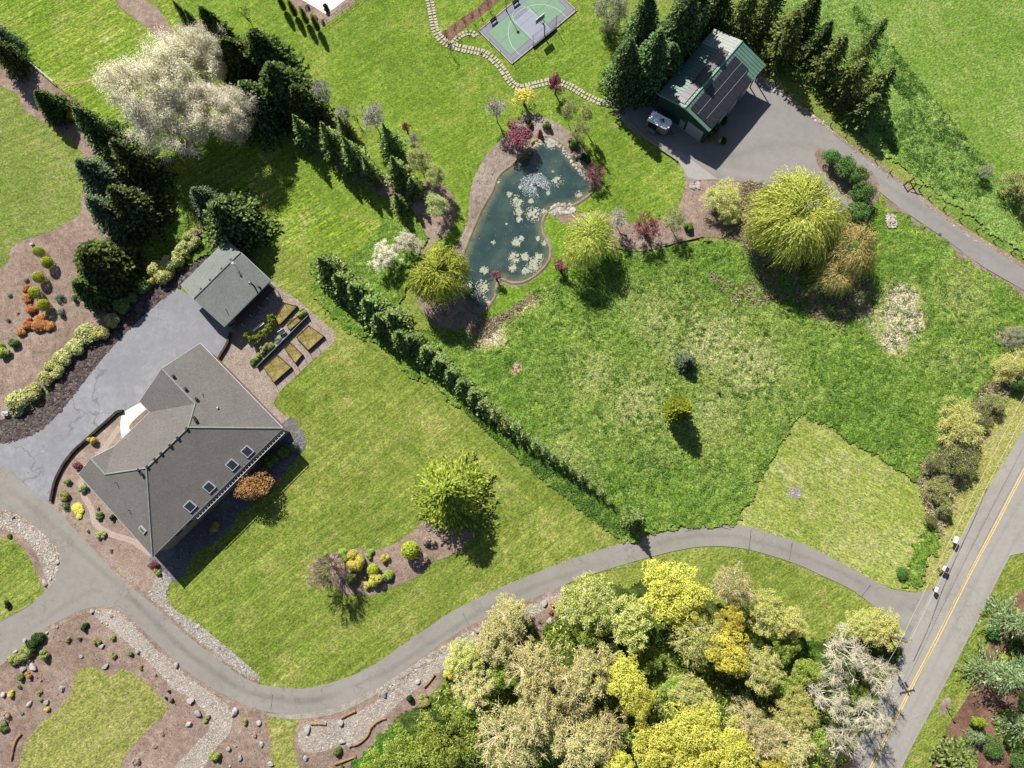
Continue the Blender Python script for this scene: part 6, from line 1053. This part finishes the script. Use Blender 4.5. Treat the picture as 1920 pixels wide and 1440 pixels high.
# ---- the far corner across the road
many([('deodar',1895,1165,52,9,'feathery green deodar at the right edge'),('deodar',1868,1262,58,10,'wide feathery deodar with a visible shaded trunk'),('deodar',1925,1255,46,9,'deodar cut by the right edge below the first'),('deodar',1930,1370,48,9,'deodar in the lower right corner'),('fir_green',1800,1422,46,6,'round soft green conifer at the bottom right'),('deodar',1830,1380,26,2.5,'low creeping conifer beside the mushroom-shaped shrub')],zf=.4)
many([('hedge',1830,1350,19,2.2,'yellow mushroom-shaped clipped shrub by the conifers'),('ball',1878,1232,8,1,'small yellow ball shrub between the deodars'),('ball',1896,1232,8,1,'twin yellow ball shrub nearer the right edge'),('ball',1900,1146,9,1.2,'yellow-green ball shrub above the deodars')],cat='shrub')
many([('dense_dark',1905,1215,24,3,'dark shrub mass between the upper deodars'),('dense_dark',1925,1310,26,3,'dark shrub mass between the lower deodars'),('laurel',1862,1400,24,2,'green shrub beside the round conifer at the bottom right'),('laurel',1912,1425,24,2.2,'green shrub in the lower right corner'),('dense_dark',1890,1385,18,2,'low dark shrub behind the mushroom-shaped one'),('laurel',1860,1185,16,1.6,'small green shrub at the tip of the first deodar')],cat='shrub',name='shrub',zf=.4)
# ---- garden shrubs
TP=[(77,474,10),(93,494,11),(77,522,11),(70,551,11),(86,574,12)]
for i,(x,y,r_) in enumerate(TP): plant('ball',x,y,r_,1.6,'%s yellow-green topiary ball counting from the lawn edge'%ordn[i],name='topiary_shrub',cat='topiary',group='yellow-green topiary balls',zf=.5)
many([('bush_gg',112,558,10,1.1,'grey-green shrub right of the fourth topiary ball'),('bush_gg',139,559,10,1.1,'grey-green shrub nearest the olive cedar'),('bush_gg',114,587,10,1.1,'grey-green shrub below the pair beside the topiary'),('bush_gg',49,525,5,.6,'tiny dark tuft above the orange shrubs'),('bush_gg',19,554,5,.5,'tiny dry tuft far left on the bark'),('bush_gg',15,600,5,.5,'grey tuft at lower left on the bark'),('bush_br',32,586,4,.4,'smallest brown tuft left of the orange shrubs'),
 ('bush_o',51,544,11,1,'topmost orange shrub of the row'),('bush_o',50,562,12,1,'second orange shrub of the row'),('bush_o',59,578,13,1,'third orange shrub of the row'),('bush_o',76,602,20,1.2,'largest orange shrub of the group on the bark'),('bush_o',50,606,14,1.1,'orange shrub left of the largest one'),('bush_o',40,624,11,.9,'lowest orange shrub at the left'),('bush_o',90,612,12,.9,'orange shrub at the right tip of the group'),
 ('bush_fg',6,655,18,1.5,'bright green shrub cut by the left edge'),('bush_d',25,641,11,1.2,'dark green shrub beside the bright one at the left edge'),
 ('bush_y',212,603,20,1.5,'yellow-green shrub at the upper end of the long shrub hedge'),('bush_y',188,622,19,1.5,'second shrub of the long hedge from above'),('bush_y',160,630,28,1.7,'wide shrub in the upper half of the long hedge'),('bush_y',145,652,24,1.6,'shrub left of centre in the long hedge'),('bush_y',122,672,24,1.6,'shrub at the centre of the long hedge'),('bush_y',100,695,21,1.5,'shrub below the centre of the long hedge'),('bush_y',84,712,21,1.5,'third shrub from the lower end of the long hedge'),('bush_y',62,732,24,1.7,'second shrub from the lower end of the long hedge'),('bush_y',38,755,31,2,'large rounded shrub at the lower end of the long hedge'),
 ('bush_ye',187,628,9,1.7,'pale yellow flowering shrub inside the long hedge'),('bush_d',230,577,20,1.8,'dark green shrub between cedar and parking area'),('bush_d',248,557,13,1.6,'small green shrub above the dark one by the parking area'),('bush_d',268,534,18,1.8,'round dark shrub below the yellow flowering ones'),('bush_ye',284,528,8,1.6,'yellow sprig on the round dark shrub'),('bush_y',305,508,26,2,'yellow flowering shrub left of the outbuilding'),('bush_y',322,488,24,2,'second yellow flowering shrub left of the outbuilding'),('bush_y',342,470,21,2,'third yellow flowering shrub left of the outbuilding'),('bush_y',358,452,19,1.8,'highest yellow flowering shrub near the outbuilding'),('bush_ye',350,478,9,2.1,'pale yellow bush top beside the outbuilding corner'),
 ('ball',133,212,7,1,'small lime ball shrub above another on the bark path'),('ball',136,220,8,1,'lower lime ball shrub on the bark path'),('bush_br',365,440,14,1.5,'dry brown shrub behind the outbuilding'),
 ('bush_ye',172,826,9,1.4,'bright yellow sprig shrub at the retaining wall'),('bush_p',143,873,11,1,'purple-red shrub in the front garden'),('bush_ol',127,902,7,.8,'small olive shrub by the retaining wall end'),('bush_ol',157,917,9,.9,'olive shrub by the front path'),('bush_ol',120,930,12,1,'olive shrub above the grey-green mound'),('bush_gg',122,949,9,.9,'grey-green mound near the driveway'),('bush_ye',148,959,17,.6,'flat round yellow ground shrub in the front garden'),('bush_g',187,967,8,.7,'dark shrub beside the front path'),('bush_bk',212,971,7,.9,'dark shrub close to the house eave'),('bush_br',183,953,4,.5,'tiny brown shrub near the front path'),('bush_br',165,995,4,.5,'little brown tuft near the driveway'),('bush_y',190,1004,10,.7,'variegated pale shrub low in the front garden'),('bush_br',208,1032,4,.5,'brown tuft below the variegated shrub'),('bush_p',286,1060,12,1,'dull red shrub at the south corner of the house'),('bush_ol',296,1072,8,.7,'olive shrub at the gravel strip head'),
 ('bush_b',403,986,12,2,'small brown shrub in the shade behind the house'),('bush_g',508,862,15,2,'dark green shrub in the shade of the east corner'),('bush_g',530,850,14,2,'green shrub beside the east corner of the house'),('bush_gg',552,837,11,1.4,'grey-green shrub on the gravel near the east corner'),('bush_g',495,872,12,1.6,'shaded shrub under the rear eave'),
 ('ball',771,1031,18,2.2,'large lime ball shrub on the island bed'),('bush_go',722,1046,9,1,'small yellow shrub in the middle of the island bed'),('ball',701,1068,12,1.3,'lime ball shrub left of the small yellow one'),('bush_go',665,1052,21,2.2,'largest yellow shrub of the island bed'),('bush_fg',642,1040,15,1,'low green shrub at the upper left of the island bed'),('bush_fg',695,1040,11,.9,'green shrub behind the yellow ones'),('bush_go',704,1086,17,1.8,'lower yellow shrub of the island bed'),('bush_go',689,1098,9,1,'small yellow shrub at the lower rim of the island bed'),('bush_fg',730,1082,15,1.2,'green shrub at the lower rim of the island bed'),('bush_g',658,1082,16,1.4,'dark green shrub beside the bare reddish tree'),('bush_br',792,1048,13,1.3,'brownish shrub at the right of the island bed'),('bush_br',640,1068,14,1.5,'grey twiggy shrub under the bare reddish tree'),('bush_br',805,1015,14,1.4,'brown shrub at the foot of the golden cedar'),
 ('bush_bk',990,232,10,1.2,'dark shrub at the head of the pond'),('bush_g',1026,235,9,1.3,'dark green shrub right of the rusty stone'),('bush_ye',999,265,5,.7,'tiny yellow shrub at the pond head'),('bush_g',1075,270,12,1.6,'green shrub under the upright birch'),('bush_bk',1095,298,13,1.3,'dark shrub on the right bank of the pond'),('bush_br',1078,290,9,1.0,'brown shrub on the right bank of the pond'),('bush_g',1292,425,10,1.4,'small green conical shrub on the mulch by the yard'),
 ('bush_bk',1355,265,9,1.3,'dark shrub at the barn corner'),('bush_ye',1352,262,6,1.7,'yellow-leaved shrub at the barn corner'),('bush_g',1335,256,8,1.6,'green shrub against the barn side'),('bush_g',1345,240,8,1.6,'second green shrub against the barn side'),('bush_bk',1357,225,8,1.5,'dark green shrub against the barn side, farther back'),
 ('hedge',509,594,9,1.9,'top ball of the clipped garden hedge'),('hedge',511,606,9,1.8,'second clump of the clipped garden hedge'),('hedge',506,615,9,1.8,'third clump of the clipped garden hedge'),('hedge',499,622,9,1.8,'fourth clump of the clipped garden hedge'),('hedge',490,628,9,1.8,'fifth clump of the clipped garden hedge'),('hedge',481,634,9,1.8,'sixth clump of the clipped garden hedge'),('hedge',472,638,9,1.8,'seventh clump of the clipped garden hedge'),('hedge',464,629,7,1.5,'clipped hedge clump nearest the air conditioner'),
 ('bush_fg',482,668,9,1,'bright green shrub in the garden border'),('bush_ol',493,657,9,1.1,'olive shrub in the garden border'),('bush_ol',507,648,10,1.2,'variegated shrub in the garden border'),('bush_g',474,678,9,.8,'grey green herb clump at the end of the border'),('bush_gg',522,640,8,1,'grey-green herb beside the white garden seat'),('bush_ol',565,588,11,1.4,'brownish shrub behind the large raised bed'),('bush_g',548,605,8,.6,'herbs in the narrow green bed'),
 ('bush_go',842,1255+8,14,1.6,'bright yellow shrub at the gravel edge of the woods'),('bush_g',993,1178,13,1.4,'green shrub on the bare bed inside the driveway bend'),('bush_o',1036,1133,7,.8,'rusty shrub beside the pale boulder'),('bush_o',1033,1148,6,.7,'second rusty shrub between the two pale boulders'),('bush_bk',766,1310,10,1.3,'blackish shrub in the gravel garden'),('bush_g',633,1410,10,1.2,'green shrub in the gravel garden'),('bush_ol',795,1310,16,1.2,'greyish sprawling shrub above the green thickets'),
 ('bush_bk',613,20,6,1,'dark shrub by the fence at the terrace corner')],cat='shrub')
many([('bush_bk',160,1177,9,.9,'dark shrub in the upper rock garden'),('bush_ol',128,1200,6,.6,'olive tuft left in the upper rock garden'),('bush_g',149,1198,4,.5,'small green tuft in the upper rock garden'),('bush_ol',182,1203,9,.8,'loose olive shrub beside the round white boulder'),('bush_fg',213,1197,7,.7,'bright green shrub near the dry creek'),('bush_ol',212,1229,7,.6,'dull green tuft above the small lawn'),('bush_g',245,1225,6,.6,'green tuft left of the grey creek boulder'),('bush_fg',265,1252,5,.5,'green tuft right of the small lawn notch'),('bush_br',291,1265,3,.4,'tiny brown tuft by the creek'),
 ('bush_bk',68,1207,20,1.5,'dark green spreading shrub by the kerb'),('bush_ol',48,1222,16,1.3,'brown-green spreading shrub by the kerb'),('bush_ol',84,1228,11,1.2,'rounded brown-green shrub beside the brown boulders'),('bush_ol',28,1238,15,1.1,'olive shrub left of the brown boulders'),('bush_g',40,1270,8,.8,'green shrub below the flat brown boulder'),('bush_b',52,1266,8,.8,'tan shrub below the flat brown boulder'),('bush_ye',20,1300,8,.9,'yellow flowering shrub at the left edge'),('bush_g',36,1288,5,.5,'little green tuft above the yellow shrub'),('bush_ol',74,1299,6,.5,'lime tuft left of the small lawn'),('bush_ye',87,1331,7,.6,'yellow shrub below the split grey boulder'),('bush_ol',77,1313,4,.4,'tiny lime tuft beside the split boulder'),
 ('bush_bk',317,1297,4,.5,'dark tuft right of the small lawn'),('bush_bk',312,1308,4,.4,'second dark tuft right of the small lawn'),('bush_bk',322,1313,5,.5,'third dark tuft right of the small lawn'),('bush_fg',403,1416,12,1.1,'bright lime shrub in the creek bend'),('bush_ol',390,1344,5,.5,'olive tuft beside the creek'),('bush_ol',385,1352,5,.5,'second olive tuft beside the creek'),('bush_ol',459,1354,7,.6,'grey-olive tuft near the grass strip'),('bush_br',10,1340,10,.9,'brown shrub at the lower left edge'),('bush_g',8,1365,9,.8,'green shrub at the lower left edge'),('bush_br',255,1428,9,.6,'brown grass clump at the lower lawn edge'),('bush_br',290,1400,6,.4,'dry grass clump in the lower mulch'),('bush_br',304,1375,5,.4,'dry tuft below the small lawn tip'),('bush_br',478,1378,5,.5,'brown tuft left of the grass strip'),('bush_bk',12,1133,8,1,'dark shrub on the round lawn at the left edge'),('bush_g',17,1005,6,.5,'green tuft among the cobbles at left')],cat='shrub',variants=2)
for i,(x,y) in enumerate(((527,5),(548,16),(570,30),(591,44))): plant('arb',x,y,7,4.2,'%s columnar arborvitae along the pool garden from the left'%ordn[i],name='arborvitae',group='columnar arborvitae by the pool',zf=.5,variants=1)
for x,y,r_,l in ((575,12,6,'brown shrub between the pool arborvitae'),(590,32,6,'reddish shrub at the pool terrace edge'),(604,40,5,'tiny shrub at the pool fence corner')): plant('bush_br',x,y,r_,.8,l,cat='shrub')
q=bpy.data.objects.get('potted_shrub')
if q:
    MB().tube([(0,0,0),(0,0,.5)],[.3,.4],10).build('pot',m_rust,q); c=bpy.data.objects.new('foliage',proto('bush_bk',0)[2][0][1]); COL.objects.link(c); c.parent=q; c.location=(0,0,.45); c.scale=(.55,.55,.9)
# reedy clumps along the wet side of the meadow and weeds
def tufts(name,px,n_,hh,mat,label,cat,w=.03):
    global rng
    P=smooth(PX(px),2); lo,hi=P.min(0),P.max(0); X=rng.uniform(lo[0],hi[0],n_*5); Y=rng.uniform(lo[1],hi[1],n_*5); k=inpoly(X,Y,P); X,Y=X[k][:n_],Y[k][:n_]; n2=len(X); B=14
    a=rng.uniform(0,6.28,(n2,B)); l=hh*rng.uniform(.5,1.2,(n2,B)); t=rng.uniform(.8,2.6,(n2,B)); U=np.stack([np.cos(a)*t,np.sin(a)*t,np.ones_like(a)],2); U=unit(U)*(l*.5)[...,None]
    C=np.stack([X,Y,np.full(n2,.1)],1)[:,None]+U+rng.normal(0,.08,(n2,B,3))*[1,1,0]; U=U.reshape(-1,3);C=C.reshape(-1,3); V=unit(np.cross(U,rdir(len(U))))*w*2
    tag(link(name,leaves(name,C,U,V,mat)),label,cat,kind='stuff')
L_reed=leafmat('dry_reed',[DL(195,178,145),DL(172,155,122),DL(218,205,178),DL(150,135,105)],.3); L_grs=leafmat('grass_blade',[DL(98,140,60),DL(125,162,78),DL(85,125,52),DL(155,182,105)],.4); L_str=leafmat('straw_blade',[DL(240,226,202),DL(250,240,220),DL(222,206,178)],.3)
tufts('reeds',[(1320,505),(1350,520),(1400,540),(1440,470),(1470,500),(1560,560),(1620,520),(1640,560),(1600,610),(1540,610),(1480,560),(1400,580),(1350,550)],260,.8,L_reed,'scattered dry reed clumps along the wet side of the meadow','reeds')
tufts('dry_brush',[(880,605),(940,590),(1000,550),(1005,565),(950,610),(900,635)],260,.5,L_reed,'dry brush between the pond bank and the hedgerow','brush')
tufts('dry_brush',[(1380,400),(1420,370),(1440,400),(1410,460),(1440,490),(1420,500),(1370,450),(1350,430)],320,.6,L_reed,'dry brush at the foot of the largest willow','brush')
tufts('dry_brush',[(1390,345),(1440,352),(1420,400),(1395,390)],300,.9,L_reed,'dead stems between the yard and the big shrub','brush')
tufts('straw_grass',[(1630,560),(1690,530),(1725,570),(1725,625),(1680,655),(1645,650),(1620,610)],260,.35,L_str,'bleached straw patch flattened in the meadow','dry grass',w=.035)
tufts('meadow_tufts',[(1000,548),(1120,485),(1330,460),(1420,480),(1600,520),(1760,520),(1900,620),(1850,780),(1750,900),(1620,842),(1500,782),(1440,870),(1384,970),(1240,990),(1160,960),(1000,800),(960,700),(900,670),(960,640)],5200,.42,L_grs,'coarse grass tufts all over the meadow','grass')
tufts('hedge_weeds',[(1165,1010),(1060,930),(960,850),(880,778),(860,740),(960,800),(1060,880),(1160,960)],1600,.5,L_grs,'rank grass along the foot of the hedgerow','grass')
tufts('pasture_tufts',[(1600,10),(1690,110),(1760,200),(1860,330),(1800,380),(1700,310),(1640,240),(1700,200),(1620,90)],2200,.4,L_grs,'coarse tufts on the damp side of the pasture','grass')
tufts('bramble_litter',[(1720,900),(1760,1000),(1800,900),(1850,800),(1900,720),(1870,700),(1800,780),(1740,850)],700,.7,L_reed,'dead stems among the roadside brambles','brush')
tufts('woods_brush',[(860,1260),(1000,1210),(1080,1130),(1250,1200),(1400,1220),(1480,1260),(1500,1420),(760,1430),(780,1360)],2600,1.1,L_green,'green undergrowth beneath the trees of the woods','undergrowth',w=.07)
tufts('woods_litter',[(860,1260),(1000,1210),(1080,1130),(1250,1200),(1400,1220),(1480,1260),(1500,1420),(760,1430),(780,1360)],1500,1.1,L_tan,'dry brush beneath the trees of the woods','undergrowth',w=.04)
tufts('ivy',[(250,470),(300,360),(340,380),(380,420),(360,470),(300,510),(260,520)],900,.5,L_green,'pale green ground cover between the left clump and the outbuilding','ground cover',w=.06)
